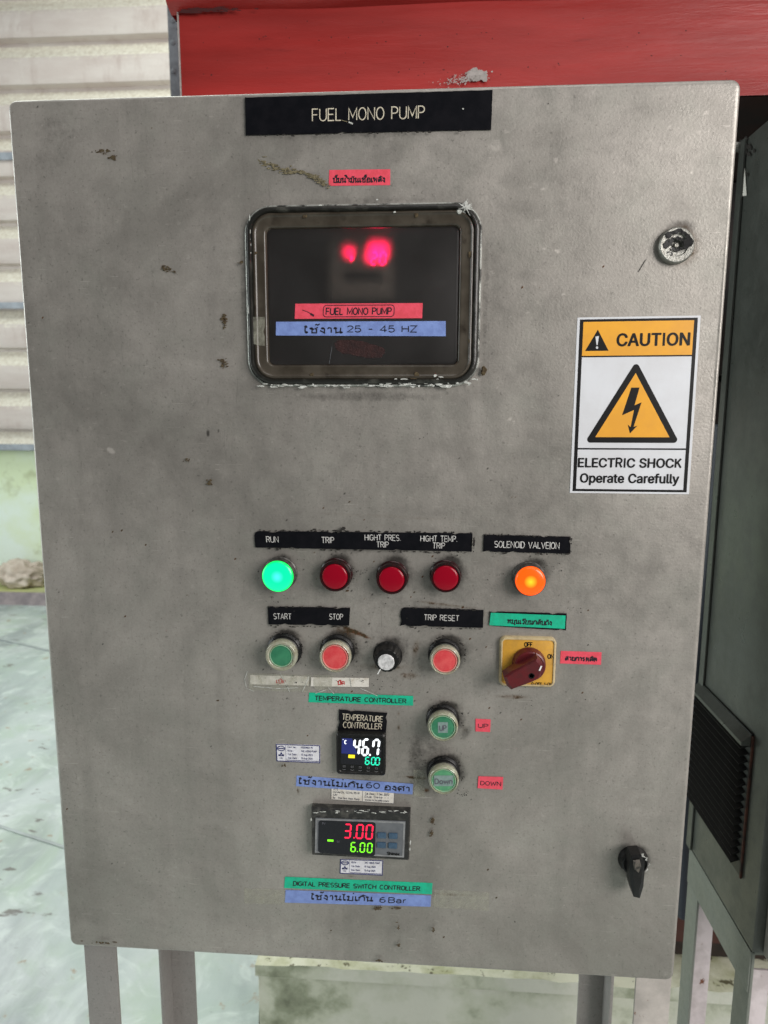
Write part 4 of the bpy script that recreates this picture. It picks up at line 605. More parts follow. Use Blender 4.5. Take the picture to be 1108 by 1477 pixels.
def seven(mb, fn, t, x, y, w_, h, th, gap, slant=.10, m=0, d=0.):
    """seven-segment digits; (x, y) top-left, y down, metres"""
    def seg(ax, ay, bx, by):
        dx, dy = bx-ax, by-ay; L_ = math.hypot(dx, dy); ux, uy = dx/L_, dy/L_; px, py = -uy, ux; g = th*.16; e = th/2
        pts = [(ax+ux*g, ay+uy*g), (ax+ux*(g+e)+px*e, ay+uy*(g+e)+py*e), (bx-ux*(g+e)+px*e, by-uy*(g+e)+py*e), (bx-ux*g, by-uy*g),
               (bx-ux*(g+e)-px*e, by-uy*(g+e)-py*e), (ax+ux*(g+e)-px*e, ay+uy*(g+e)-py*e)]
        mb.add([fn(X+slant*(y+h-Y), Y, d) for X, Y in pts], [(0, 1, 2, 3, 4, 5)], m)
    for c in t:
        if c == '.':
            X = x-gap*.5; mb.add([fn(X-th*.45, y+h-th*.7, d), fn(X+th*.45, y+h-th*.7, d), fn(X+th*.45, y+h+th*.3, d), fn(X-th*.45, y+h+th*.3, d)], [(0, 1, 2, 3)], m); continue
        a = {'a': (x, y, x+w_, y), 'b': (x+w_, y, x+w_, y+h/2), 'c': (x+w_, y+h/2, x+w_, y+h), 'd': (x, y+h, x+w_, y+h),
             'e': (x, y+h/2, x, y+h), 'f': (x, y, x, y+h/2), 'g': (x, y+h/2, x+w_, y+h/2)}
        for s in SEG[c]: seg(*a[s])
        x += w_+gap
# ================================================================== THE SETTING
FL = MB()
nx = 60
gx = np.linspace(-7, 6, nx); gy = np.linspace(-3, 5.2, nx)
FL.add([(x, y, 0) for y in gy for x in gx], [(j*nx+i, j*nx+i+1, (j+1)*nx+i+1, (j+1)*nx+i) for j in range(nx-1) for i in range(nx-1)])
FL.build('floor', M['floor'], origin=(0, 0, 0), kind='structure')
pk = atZ(30, 873, 0); YK = float(pk[1])                      # foot of the kerb
def floor_joint(a, b, wd=.012):
    a = atZ(*a, 0)[:2]; b = atZ(*b, 0)[:2]; a = Vector(a); b = Vector(b); d = (b-a).normalized(); n = Vector((-d.y, d.x))*wd/2
    A = a-d*2.2; B = b+d*1.6
    MB().add([(A.x-n.x, A.y-n.y, .004), (B.x-n.x, B.y-n.y, .004), (B.x+n.x, B.y+n.y, .004), (A.x+n.x, A.y+n.y, .004)], [(0, 1, 2, 3)]).build('floor_joint', M['joint'], smooth=0, kind='structure')
floor_joint((0, 1193), (90, 1222), .012); floor_joint((0, 922), (68, 938), .02)
# kerb along the wall
yk_t = CAM[1]
zk = float(atY(30, 855, YK)[2])
kb = MB(); 
kb.box((-7, YK, 0), (6, YK+.02, zk), 0); kb.box((-7, YK+.02, 0), (6, YK+.40, zk-.004), 1)
kb.build('kerb', [M['checker'], M['kerbtop']], smooth=0, kind='structure')
YW = YK+.36
zt = float(atY(30, 650, YW)[2]); 
wall = thing('shed_wall', (-2.2, YW, 0), 'pale shed wall at the left of green rendered base under dusty pink corrugated cladding', 'wall')
wb = MB(); n = 90
for k, (za, zb) in enumerate(((0, zt),)):
    xs = np.linspace(-7, 6, n); zs = np.linspace(za, zb, 8)
    wb.add([(x, YW+.012*noise.noise(Vector((x*1.3, z*2, 3))), z) for z in zs for x in xs], [(j*n+i, j*n+i+1, (j+1)*n+i+1, (j+1)*n+i) for j in range(7) for i in range(n-1)])
wb.box((-7, YW+.03, 0), (6, YW+.2, zt-.002))
wb.build('wall_base', M['greenwall'], wall, smooth=40)
# cladding: ribs run level
def cladding_sheet(x0, x1, z0, z1, ph):
    mb = MB(); nxx = int((x1-x0)/.05)+1; prof = []
    per = float(atY(30, 75, YW)[2]-atY(30, 141, YW)[2])
    z = z0; base = float(atY(30, 66, YW)[2])
    k0 = math.floor((z0-base)/per)-1
    zz = []
    for k in range(k0, k0+40):
        b = base+k*per
        for dz, dy in ((0, -.001), (.004, -.074), (per*.10, -.082), (per*.50, -.082), (per*.58, -.076), (per*.86, -.010), (per*.93, 0.)):
            if z0 <= b+dz <= z1: zz.append((b+dz, dy))
    zz = [(z0, zz[0][1])]+zz+[(z1, -.004)]
    zz2 = []
    for a, b in zip(zz, zz[1:]):
        for i in range(3): zz2.append((a[0]+(b[0]-a[0])*i/3, a[1]+(b[1]-a[1])*i/3))
    zz2.append(zz[-1]); m = len(zz2)
    v = []
    for (zq, dy) in zz2:
        for i in range(nxx):
            x = x0+(x1-x0)*i/(nxx-1); wv = .006*noise.noise(Vector((x*1.2, zq*3, ph)))+.003*noise.noise(Vector((x*9, zq*14, ph)))
            v.append((x, YW-.02+dy+wv, zq+.006*noise.noise(Vector((x*.8, ph, 1)))))
    mb.add(v, [(j*nxx+i, j*nxx+i+1, (j+1)*nxx+i+1, (j+1)*nxx+i) for j in range(m-1) for i in range(nxx-1)])
    return mb
for i in range(6):
    x0 = -7+i*2.1
    cladding_sheet(x0, x0+2.13, zt+.02, 4.6, i*.0).build('cladding_sheet', M['clad'], wall, smooth=25)
for py, h in ((645, .045), (441, .045), (226, .05)):
    p = atY(30, py, YW-.10); g = MB(); g.box((-7, YW-.12, p[2]-h/2), (6, YW-.112, p[2]+h/2)); g.box((-7, YW-.112, p[2]+h/2-.006), (6, YW-.03, p[2]+h/2))
    g.build('girt', M['girt'], wall, smooth=0)
# sack lying on the kerb
sk = MB(); pc = atY(36, 828, YW-.17); hw = .17; nU, nV = 64, 36; v = []
for j in range(nV+1):
    th_ = math.pi*j/nV
    for i in range(nU):
        a = 2*math.pi*i/nU; x = math.cos(a)*math.sin(th_); y = math.sin(a)*math.sin(th_); z = math.cos(th_)
        k = 1+.34*noise.noise(Vector((x*2.2+3, y*2.2, z*2.2)))+.20*noise.noise(Vector((x*5, y*5, z*5)))+.08*noise.noise(Vector((x*12, y*12, z*12)))
        v.append((pc[0]-.03+x*.20*k, pc[1]+y*.12*k, zk+max(0, .085+z*.105*k)))
sk.add(v, [(j*nU+i, j*nU+(i+1) % nU, (j+1)*nU+(i+1) % nU, (j+1)*nU+i) for j in range(nV) for i in range(nU)])
sk.build('sack', M['sack'], smooth=180, label='lumpy dirty beige sack lying on the kerb at the foot of the green wall', cat='sack')

# concrete plinth behind the cabinet
ZP = .24; pl = atZ(372, 1387, ZP); YP = float(pl[1]); XP = float(pl[0])
cp = thing('concrete_plinth', (XP+1.0, YP+.5, 0), 'low mossy concrete plinth behind the cabinet legs', 'plinth')
m_ = MB(); n = 80; hz = 10
xs = np.linspace(XP, XP+2.6, n)
v = [(x, YP+.006*noise.noise(Vector((x*6, z*8, 0))), z) for z in np.linspace(0, ZP-.028, hz) for x in xs]
m_.add(v, [(j*n+i, j*n+i+1, (j+1)*n+i+1, (j+1)*n+i) for j in range(hz-1) for i in range(n-1)])
ys = np.linspace(YP, YP+1.6, 20)
m_.add([(XP+.006*noise.noise(Vector((0, y*6, z*8))), y, z) for z in np.linspace(0, ZP-.028, hz) for y in ys], [(j*20+i, (j+1)*20+i, (j+1)*20+i+1, j*20+i+1) for j in range(hz-1) for i in range(19)])
m_.build('block', M['concrete'], cp, smooth=50)
m_ = MB(); ys = np.linspace(YP-.006, YP+1.6, 60)
v = [(x-.005, y, ZP+.010*noise.noise(Vector((x*9, y*9, 0)))+.006*noise.noise(Vector((x*25, y*25, 0)))) for y in ys for x in xs]
N0 = len(v); m_.add(v, [(j*n+i, j*n+i+1, (j+1)*n+i+1, (j+1)*n+i) for j in range(59) for i in range(n-1)])
m_.add([v[i] for i in range(n)]+[(x-.005, YP-.006, ZP-.03) for x in xs], [(n+i, n+i+1, i+1, i) for i in range(n-1)], 1)
m_.add([v[j*n] for j in range(60)]+[(XP-.005, y, ZP-.03) for y in ys], [(60+j, j, j+1, 60+j+1) for j in range(59)])
m_.build('ledge', [M['ledge'], M['concrete']], cp, smooth=60)

# grey post behind the red housing
YQ = 1.25; a = atY(243, 60, YQ); b = atY(257, 60, YQ)
gp = thing('steel_post', (float(a[0]+b[0])/2, YQ+.02, 0), 'narrow grey painted steel post left of the red housing', 'post')
m_ = MB(); m_.box((a[0], YQ, 0), (b[0], YQ+.006, 4.2), bev=.001); m_.box((a[0], YQ+.006, 0), (a[0]+.005, YQ+.05, 4.2)); m_.build('channel', M['postgrey'], gp)
for pz in (62, 103, 30):
    q = atY(250, pz, YQ); m_ = MB()
    for i in range(1): lathe(m_, float(q[0]), float(q[2]), [(.006, -YQ), (.006, -YQ+.003), (.004, -YQ+.004)], 8)
    m_.build('bolt', M['postgrey'], gp)

# red machine housing above and behind the cabinet
YR = .36; zb = float(atY(1085, 139, YR)[2]); xl = float(atY(262, 120, YR)[0]); zl = float(atY(262, 15, YR)[2])
rm = thing('red_machine', (xl+1.0, YR+.5, ZP), 'large red painted steel housing with a folded lip above and behind the cabinet', 'machine')
m_ = MB(); XR = xl+2.0
nxx, nz_ = 80, 18
v = [(x, YR+.004*noise.noise(Vector((x*3, z*5, 2)))-.003*math.exp(-((z-zb)/.02)**2), z) for z in np.linspace(zb, zl, nz_) for x in np.linspace(xl, XR, nxx)]
m_.add(v, [(j*nxx+i, j*nxx+i+1, (j+1)*nxx+i+1, (j+1)*nxx+i) for j in range(nz_-1) for i in range(nxx-1)])
m_.add([(xl, YR, zb), (xl, YR, zl), (xl, YP+1.35, zl), (xl, YP+1.35, zb)], [(0, 1, 2, 3)])
m_.add([(XR, YR, zb), (XR, YR, zl), (XR, YP+1.35, zl), (XR, YP+1.35, zb)], [(0, 1, 2, 3)])
m_.add([(xl, YP+1.35, zb), (xl, YP+1.35, zl), (XR, YP+1.35, zl), (XR, YP+1.35, zb)], [(0, 1, 2, 3)])
m_.build('front_panel', M['red'], rm, smooth=50)
m_ = MB(); m_.box((xl+.002, YR+.006, zb+.002), (XR-.002, YP+1.34, zb+.006)); m_.build('underside', M['undershade'], rm)
m_ = MB(); m_.box((xl-.0022, YR-.002, zb), (xl-.0002, YR+.003, zl-.003)); m_.build('worn_lit_edge', M['bare'], rm, smooth=0)  # bare strip along the sheet's left edge
m_ = MB(); v = []
for k, (y, z) in enumerate(((YR+.004, zl-.004), (YR-.012, zl+.001), (YR-.016, zl+.004), (YR-.016, zl+.030), (YR-.012, zl+.05), (YR, zl+.16), (YP+1.35, zl+.16))):
    for i in range(nxx): v.append((xl-.012+(XR-xl+.02)*i/(nxx-1), y+.003*noise.noise(Vector((i*.2, k, 0))), z+.004*noise.noise(Vector((i*.12, 5, 0)))))
m_.add(v, [(j*nxx+i, j*nxx+i+1, (j+1)*nxx+i+1, (j+1)*nxx+i) for j in range(6) for i in range(nxx-1)])
m_.add([v[0], v[nxx], v[2*nxx], v[3*nxx], v[4*nxx], v[5*nxx], v[6*nxx]], [(0, 1, 2, 3, 4, 5, 6)])
m_.build('folded_lip', M['red'], rm, smooth=40)
for x in (xl+.25, XR-.3):
    for y in (YP+.80, YP+1.2):
        m_ = MB(); m_.box((x, y, ZP), (x+.06, y+.06, zb), bev=.003); m_.build('leg', M['rustred'], rm)
m_ = MB(); m_.box((xl+.1, YR+.35, zb-.35), (XR-.1, YP+1.3, zb-.002), bev=.01); m_.build('underside_box', M['machine'], rm)  # near-black colour puts the shade of the gap into the box
m_ = MB(); rr_ = random.Random(3)
for k in range(260):
    cx = 684+rr_.gauss(-4, 13) if k > 70 else 690+rr_.gauss(0, 5); cy = 108+rr_.gauss(0, 3.2)+(690-cx)*.16
    if k > 70: cx -= abs(rr_.gauss(0, 14)); cy += 4
    r_ = rr_.uniform(.3, 1.2) if k > 70 else rr_.uniform(2.5, 4.6)
    pts = []
    nn = rr_.randint(5, 8)
    for i in range(nn):
        a = 2*math.pi*i/nn; rr2 = r_*rr_.uniform(.6, 1.3); p = atY(cx+rr2*math.cos(a)*1.2, cy+rr2*math.sin(a), YR-.0042-k*3e-6); pts.append(tuple(p))
    m_.add(pts, [tuple(range(nn))])
m_.build('bare_patch', M['bare'], rm, smooth=0, kind='stuff')
m_ = MB()
for k in range(150):
    if k < 90: t_ = rr_.random(); cx, cy, rx_, ry_ = 264+130*t_*rr_.random(), 17-(5*t_)+rr_.gauss(0, 1.2), rr_.uniform(2, 9), rr_.uniform(.5, 1.6)
    else: cx, cy, rx_, ry_ = rr_.uniform(270, 1100), rr_.uniform(20, 118), rr_.uniform(.4, 1.8), rr_.uniform(.4, 1.4)
    m_.add([tuple(atY(cx+rx_*math.cos(6.283*i/7)*rr_.uniform(.7, 1.2), cy+ry_*math.sin(6.283*i/7)*rr_.uniform(.7, 1.2), YR-.0052-k*3e-6)) for i in range(7)], [tuple(range(7))])
m_.build('dark_marks', M['markred'], rm, smooth=0, kind='stuff')  # dark streaks below the lip's left end, flecks over the panel
# dark machinery standing on the plinth between the two cabinets
dm = thing('pump_skid', (.75, YP+.75, ZP), 'dark machinery with a brown red beam standing on the plinth between the cabinets', 'machine')
m_ = MB(); m_.box((.42, YP+.062, ZP+.02), (1.5, YP+.75, zb-.36), bev=.01); m_.build('housing', M['machine'], dm)
q0 = atY(1040, 1325, YP+.02); q1 = atY(1040, 1362, YP+.02)
m_ = MB(); m_.box((.44, YP+.02, q1[2]), (1.5, YP+.060, q0[2]), bev=.004); m_.build('beam', M['rustred'], dm)
q0 = atY(1000, 1115, YP+.02); m_ = MB(); m_.box((.44, YP+.03, q0[2]-.03), (1.5, YP+.060, q0[2]+.03), bev=.004); m_.build('beam', M['rustred'], dm)
hp = atY(987, 1250, .56); m_ = MB(); v = []; f = []
nr = 150; z0_, z1_ = float(atY(984, 1318, .56)[2]), 1.42; ns = 12
for j in range(nr):
    z = z0_+(z1_-z0_)*j/(nr-1); r = .010+(.002 if (j % 2) else 0); ox = .008*math.sin(z*6)
    for i in range(ns): a = 2*math.pi*i/ns; v.append((hp[0]+ox+r*math.cos(a), .56+.01*math.cos(z*5)+r*math.sin(a), z))
m_.add(v, [(j*ns+i, j*ns+(i+1) % ns, (j+1)*ns+(i+1) % ns, (j+1)*ns+i) for j in range(nr-1) for i in range(ns)])
m_.build('ribbed_hose', M['hose'], smooth=60, label='blue black ribbed hose rising behind the gap between the two cabinets', cat='hose')

# ================================================================== SECOND CABINET (right edge)
XS = 0.475
pf = atX(1010, 1000, XS); YF = float(pf[1])                  # far vertical edge
pn = atX(1097, 1250, XS); YN = float(pn[1])                  # near vertical edge
zsb = float(atX(1040, 1297, XS)[2]); zst = float(atX(1072, 204, XS)[2])
sc_ = thing('side_cabinet', (XS+.25, (YF+YN)/2, 0), 'dark grey green steel cabinet with a louvred vent at the right edge', 'cabinet')
def plane_panel(mb, x, y0, y1, z0, z1, t):
    mb.box((x, y0, z0), (x+t, y1, z1), bev=.002)
m_ = MB(); plane_panel(m_, XS, YN, YF, zsb, zst, .5); m_.build('housing', M['side'], sc_)
m_ = MB(); m_.box((XS-.004, YF-.016, zsb), (XS-.0005, YF+.001, zst), bev=.0025); m_.build('added_corner_strip', M['side'], sc_)  # strip added at the far edge to catch light
m_ = MB(); m_.box((XS+.012, YN-.022, zsb), (XS+.49, YN-.001, zst), bev=.003); m_.build('door', M['door'], sc_)
# louvre vent
LA = atX(1012, 985, XS); LB = atX(1086, 1068, XS); LC = atX(1067, 1250, XS); LD = atX(1001, 1148, XS)
y_f = float(LA[1]+LD[1])/2; y_n = float(LB[1]+LC[1])/2; zt_ = float(LA[2]+LB[2])/2; zb_ = float(LC[2]+LD[2])/2
NS = 16; pz = (zt_-zb_)/(NS+1)
m_ = MB(); m_.box((XS-.003, y_n-.004, zb_-.010), (XS+.001, y_f+.004, zt_+.006), bev=.001); vent = m_.build('louvre_vent', M['blackp'], sc_)
m_ = MB(); m_.add([(XS-.003, y_n-.004, zt_+.004), (XS-.014, y_n-.003, zt_-.006), (XS-.014, y_n-.003, zt_-pz), (XS-.003, y_n-.003, zt_-pz),
                   (XS-.003, y_f+.004, zt_+.004), (XS-.014, y_f+.003, zt_-.006), (XS-.014, y_f+.003, zt_-pz), (XS-.003, y_f+.003, zt_-pz)],
                  [(0, 1, 5, 4), (1, 2, 6, 5), (2, 3, 7, 6), (0, 3, 2, 1), (4, 5, 6, 7)]); m_.build('hood', M['side'], vent, smooth=30)
m_ = MB(); m_.box((XS-.0032, y_n-.0075, zb_-.012), (XS-.0005, y_n-.0045, zt_+.004), bev=.0005); m_.build('end_strip', M['scratchrust'], vent)
first = None
for k in range(NS):
    z = zt_-pz*(1.2+k)
    if first is None:
        m_ = MB(); dy0, dy1 = y_n+.001, y_f-.001
        m_.add([(XS-.003, dy0, z+pz*.30), (XS-.013, dy0, z-pz*.32), (XS-.0125, dy0, z-pz*.42), (XS-.003, dy0, z-pz*.05),
                (XS-.003, dy1, z+pz*.30), (XS-.013, dy1, z-pz*.32), (XS-.0125, dy1, z-pz*.42), (XS-.003, dy1, z-pz*.05)],
               [(0, 1, 5, 4), (1, 2, 6, 5), (2, 3, 7, 6), (0, 3, 2, 1), (4, 5, 6, 7)])
        first = m_.build('slat', M['blackp'], vent, smooth=25); zf = first.location.z
    else:
        c = first.copy(); c.location.z = zf-pz*k; COL.objects.link(c)
# stand
m_ = MB(); m_.box((XS+.001, YN+.006, zsb-.062), (XS+.005, YF-.002, zsb-.004), bev=.001); m_.box((XS+.005, YN+.006, zsb-.008), (XS+.03, YF-.002, zsb-.004)); m_.build('stand_rail', M['sideleg'], sc_)
for yy, s in ((YF, -1), (YN+.045, -1)):
    m_ = MB()
    m_.box((XS+.003, yy-.040, 0), (XS+.0065, yy, zsb-.005), bev=.001)
    lg = m_.build('leg', M['sideleg'], sc_)
    m_ = MB(); m_.box((XS+.0066, yy-.004, 0), (XS+.046, yy-.0005, zsb-.06), bev=.001); m_.build('leg_flange', M['sideface'], lg)
for yy in (YF, YN+.045):
    m_ = MB(); m_.box((XS+.455, yy-.040, 0), (XS+.459, yy, zsb-.005), bev=.001); m_.build('leg', M['sideleg'], sc_)
# torn tape and bracket near the top corner
q = atX(1066, 213, XS-.004); 
m_ = MB(); m_.box((XS-.010, q[1]-.004, q[2]-.006), (XS-.002, q[1]+.002, q[2]+.006), bev=.001); m_.build('bracket', M['chrome'], sc_)
m_ = MB(); rr_ = random.Random(11)
for k in range(26):
    cx, cy = rr_.gauss(1075, 5), rr_.gauss(208+abs(rr_.gauss(0, 14)), 5); nn = 6
    m_.add([tuple(atX(cx+rr_.uniform(1, 3)*math.cos(6.28*i/nn), cy+rr_.uniform(1, 5)*math.sin(6.28*i/nn), XS-.0015-k*2e-5)) for i in range(nn)], [tuple(range(nn))])
m_.build('tar_marks', M['speck'], sc_, smooth=0, kind='stuff')
m_ = MB(); m_.add([tuple(atX(a, b, XS-.0012)) for a, b in ((1067, 222), (1073, 222), (1077, 282), (1064, 284))], [(0, 1, 2, 3)]); m_.build('torn_tape', M['st_white'], sc_, smooth=0)

# ================================================================== CONTROL CABINET
cab = thing('control_cabinet', (0, .11, 0), 'stainless steel pump control cabinet with lamps, push buttons, two digital controllers and warning labels', 'control cabinet')
m_ = MB(); hx0, hx1, hz0, hz1 = -DW/2+.012, DW/2-.012, DZ0+.012, DZ1-.012
m_.box((hx0, .026, hz0), (hx0+.003, .225, hz1), bev=.001); m_.box((hx1-.003, .026, hz0), (hx1, .225, hz1), bev=.001)
m_.box((hx0+.0031, .026, hz0), (hx1-.0031, .225, hz0+.003)); m_.box((hx0+.0031, .026, hz1-.003), (hx1-.0031, .225, hz1)); m_.box((hx0+.0031, .222, hz0+.0031), (hx1-.0031, .2249, hz1-.0031))
m_.build('housing', M['leg'], cab)
m_ = MB(); m_.box((hx0+.004, .0225, hz0+.004), (hx0+.02, .0258, hz1-.004)); m_.box((hx1-.02, .0225, hz0+.004), (hx1-.004, .0258, hz1-.004)); m_.box((hx0+.0201, .0225, hz0+.004), (hx1-.0201, .0258, hz0+.02)); m_.box((hx0+.0201, .0225, hz1-.02), (hx1-.0201, .0258, hz1-.004)); m_.build('door_gasket', M['blackp'], cab, smooth=0)
# --- door skin
WC = [D(352, 295), D(697, 292), D(692, 561), D(358, 556)]
wx0 = (WC[0][0]+WC[3][0])/2; wx1 = (WC[1][0]+WC[2][0])/2; wz1 = (WC[0][1]+WC[1][1])/2; wz0 = (WC[2][1]+WC[3][1])/2
wcx, wcz, whw, whh = (wx0+wx1)/2, (wz0+wz1)/2, (wx1-wx0)/2, (wz1-wz0)/2
bev = .0036; rc = .0085; gw = .0016
hx, hz2 = DW/2-bev, DH/2-bev
nX = int(2*hx/gw); nZ = int(2*hz2/gw)
X, Z = np.meshgrid(np.linspace(-hx, hx, nX+1), np.linspace(-hz2, hz2, nZ+1))
X = X.copy(); Z = Z.copy(); rI = rc-bev
ox = np.abs(X)-(hx-rI); oz = np.abs(Z)-(hz2-rI); inc = (ox > 0) & (oz > 0); dd = np.hypot(ox, oz); out = inc & (dd > rI)
sX = np.sign(X); sZ = np.sign(Z); k = np.where(out, rI/np.maximum(dd, 1e-9), 1)
X = np.where(out, sX*((hx-rI)+ox*k), X); Z = np.where(out, sZ*((hz2-rI)+oz*k), Z)
xs_, zs_ = X.ravel(), Z.ravel()+ZC
Yd = (.00035*np.sin(xs_*9+1.3)*np.sin(zs_*7+.4)+.0002*np.sin(xs_*23+zs_*17)).ravel()
# stains, surveyed on the door: (px, py, rx, ry, angle, channel 0 grime / 1 rust / 2 pale, strength)
ST = []
def st(px, py, rx, ry, ang=0, ch=0, s=.6): ST.append((px, py, rx, ry, ang, ch, s))
# dark cloudy areas
for a in ((85, 190, 50, 60, 80, 0, .30), (60, 235, 26, 70, 90, 0, .22), (40, 900, 60, 420, 0, 0, .10), (170, 330, 90, 70, 0, 0, .10), (480, 700, 130, 60, 0, 0, .10),
          (620, 700, 120, 60, 5, 0, .16), (300, 590, 110, 40, 12, 0, .12), (620, 900, 220, 90, 0, 0, .16), (300, 1130, 40, 120, 0, 0, .12),
          (620, 1110, 60, 90, 0, 0, .18), (150, 1200, 90, 120, 0, 0, .10), (420, 700, 40, 80, 0, 0, .10), (130, 1320, 60, 40, 0, 0, .22), (860, 150, 12, 140, 0, 0, .10),
          (590, 640, 60, 14, 8, 0, .10), (330, 560, 70, 10, 20, 0, .18), (880, 1200, 60, 60, 0, 0, .10)): st(*a)
for a in ((930, 260, 90, 130, 0, 2, .30), (800, 300, 110, 90, 0, 2, .22), (1000, 200, 40, 90, 0, 2, .25), (820, 850, 110, 110, 0, 2, .25), (760, 1100, 150, 120, 0, 2, .18), (930, 1110, 60, 220, 0, 2, .25),
          (780, 640, 70, 100, 0, 2, .12), (300, 870, 60, 70, 0, 2, .14), (500, 1360, 330, 30, 2, 2, .16), (160, 650, 9, 5, 30, 2, .95), (190, 270, 60, 30, 0, 2, .12),
          (440, 245, 24, 16, 0, 2, .25), (715, 210, 12, 10, 0, 2, .5), (140, 225, 30, 40, 80, 2, .16), (240, 330, 60, 60, 0, 2, .12), (620, 865, 80, 10, 6, 2, .35),
          (700, 1160, 14, 30, 0, 2, .25), (390, 1040, 60, 60, 0, 2, .14), (900, 1330, 80, 50, 0, 2, .2), (360, 640, 60, 60, 0, 2, .14), (700, 940, 60, 30, 0, 2, .12),
          (520, 880, 80, 30, 0, 2, .14), (1040, 130, 10, 40, 0, 2, .3)): st(*a)
for a in ((560, 850, 260, 60, 1, 0, .20), (540, 950, 250, 70, 0, 0, .22), (560, 1090, 200, 110, 0, 0, .16), (625, 1100, 40, 90, 0, 0, .20), (690, 1000, 90, 40, 0, 0, .20), (520, 740, 210, 26, 0, 0, .14)): st(*a)
# rings of grime round the controls
def ring_grime(px, py, r, s=.75): st(px+3, py-3, r*1.55, r*1.5, 0, 0, s*.75); st(px+3, py-5, r*1.32, r*1.30, 0, 0, s); st(px+5, py-r*.9, r*.9, r*.45, 0, 0, s)
for a in ((403, 828, 24, .55), (485, 828, 24, .75), (567, 830, 24, .8), (645, 830, 24, .8), (767, 833, 24, .6), (409, 938, 26, .9), (488, 940, 26, .9), (562, 945, 22, .5), (645, 946, 25, .9),
          (641, 1042, 26, .85), (642, 1119, 26, .85), (977, 355, 30, .5), (915, 1246, 24, .6)): ring_grime(*a)
st(977, 353, 40, 40, 0, 1, .36); st(985, 358, 34, 36, 0, 1, .25); st(913, 1250, 30, 30, 0, 1, .30)
for a in ((524, 788, 180, 18, 1, 0, .5), (760, 787, 76, 18, 2, 0, .5), (446, 890, 70, 19, 1, 0, .5), (638, 891, 70, 20, 1, 0, .5), (762, 896, 68, 18, 2, 0, .45),
          (762, 955, 50, 46, 0, 0, .6), (445, 985, 95, 10, 1, 0, .6), (522, 1090, 48, 66, 0, 0, .5), (520, 1205, 84, 50, 2, 0, .55), (532, 195, 190, 12, -1, 0, .3), (527, 572, 180, 12, 0, 0, .45),
          (352, 430, 8, 130, 0, 0, .4), (700, 430, 8, 130, 0, 0, .4), (527, 290, 175, 8, 0, 0, .35), (516, 1293, 110, 26, 2, 0, .3), (600, 1090, 18, 60, 0, 0, .4)): st(*a)
# brown and rusty spots
for a in ((148, 220, 14, 6, 25, 1, .6), (163, 226, 7, 4, 20, 1, .9), (240, 389, 12, 4, 20, 1, .9), (235, 384, 5, 4, 0, 1, .8), (323, 460, 6, 11, -20, 1, .9), (322, 527, 6, 10, 0, 1, .85), (303, 697, 5, 5, 0, 1, .9),
          (268, 664, 6, 2, 30, 1, .8), (300, 625, 3, 8, 0, 0, .7), (403, 262, 2, 2, 0, 1, .5), (697, 536, 5, 9, 0, 1, .85), (624, 1185, 5, 9, 0, 1, .95), (623, 1203, 4, 8, 10, 1, .8),
          (672, 1058, 10, 20, 30, 0, .5), (668, 1052, 12, 16, 30, 1, .16), (575, 1050, 5, 10, 0, 1, .75), (575, 1030, 4, 6, 0, 1, .7), (615, 1140, 12, 8, 0, 1, .75), (600, 1122, 30, 4, 3, 1, .6), (545, 1310, 9, 3, 0, 1, 1.3), (575, 1310, 7, 3, 0, 1, 1.2),
          (575, 1336, 3, 7, 0, 1, .8), (575, 1363, 4, 3, 0, 1, .9), (548, 1386, 8, 4, 0, 1, .9), (625, 1342, 3, 6, 0, 1, .7), (430, 1140, 4, 12, 0, 1, .6), (507, 1264, 14, 4, 0, 1, .7), (165, 1359, 12, 3, 0, 1, .9), (118, 1357, 6, 3, 0, 1, .8),
          (410, 1105, 6, 4, -30, 1, .6), (520, 915, 34, 5, 22, 1, .5), (500, 910, 40, 14, 15, 1, .35), (590, 975, 24, 10, 0, 1, .4), (740, 1005, 40, 6, 0, 1, .4), (600, 935, 8, 30, 10, 1, .35), (705, 998, 5, 9, 0, 1, .5),
          (560, 745, 260, 5, 2, 1, .18), (640, 872, 70, 4, 6, 1, .4), (555, 962, 80, 10, 0, 1, .3), (460, 985, 100, 6, 0, 1, .4), (650, 1290, 60, 5, 0, 1, .35), (700, 885, 10, 10, 0, 1, .4)): st(*a)
for _ in range(150):
    st(rnd.gauss(560, 210), rnd.gauss(900, 150), rnd.uniform(.8, 2.2), rnd.uniform(.8, 2.6), rnd.uniform(0, 180), rnd.choice((0, 0, 1)), rnd.uniform(.7, 1.1))
for _ in range(110):
    st(rnd.uniform(40, 1030), rnd.uniform(140, 1380), rnd.uniform(.6, 1.8), rnd.uniform(.6, 1.8), rnd.uniform(0, 180), rnd.choice((0, 1, 2)), rnd.uniform(.6, 1.1))
for _ in range(45):
    st(rnd.uniform(640, 1030), rnd.uniform(140, 700), rnd.uniform(1, 6), rnd.uniform(1, 4), rnd.uniform(0, 180), 2, rnd.uniform(.3, .8))
att = np.zeros((len(xs_), 4), np.float32); att[:, 3] = 1
mpp = .00071
for px, py, rx, ry, ang, ch, s in ST:
    cx, cz = D(px, py); a = R(-ang); dx = xs_-cx; dz = zs_-cz; rm_ = max(rx, ry)*mpp*1.05
    sel = np.where((np.abs(dx) < rm_) & (np.abs(dz) < rm_))[0]
    if len(sel) == 0: continue
    u = (dx[sel]*math.cos(a)+dz[sel]*math.sin(a))/(rx*mpp); v_ = (-dx[sel]*math.sin(a)+dz[sel]*math.cos(a))/(ry*mpp)
    r_ = np.hypot(u, v_); t = np.clip(1-r_, 0, 1); t = t*t*(3-2*t)
    if rx > 15 or ry > 15: val = s*np.minimum(1, t*1.3)
    elif ch == 1 and max(rx, ry) > 2.5: val = s*.62*t
    else: val = s*np.minimum(1, t*2.2)
    att[sel, ch] = 1-(1-att[sel, ch])*(1-np.clip(val, 0, 1))
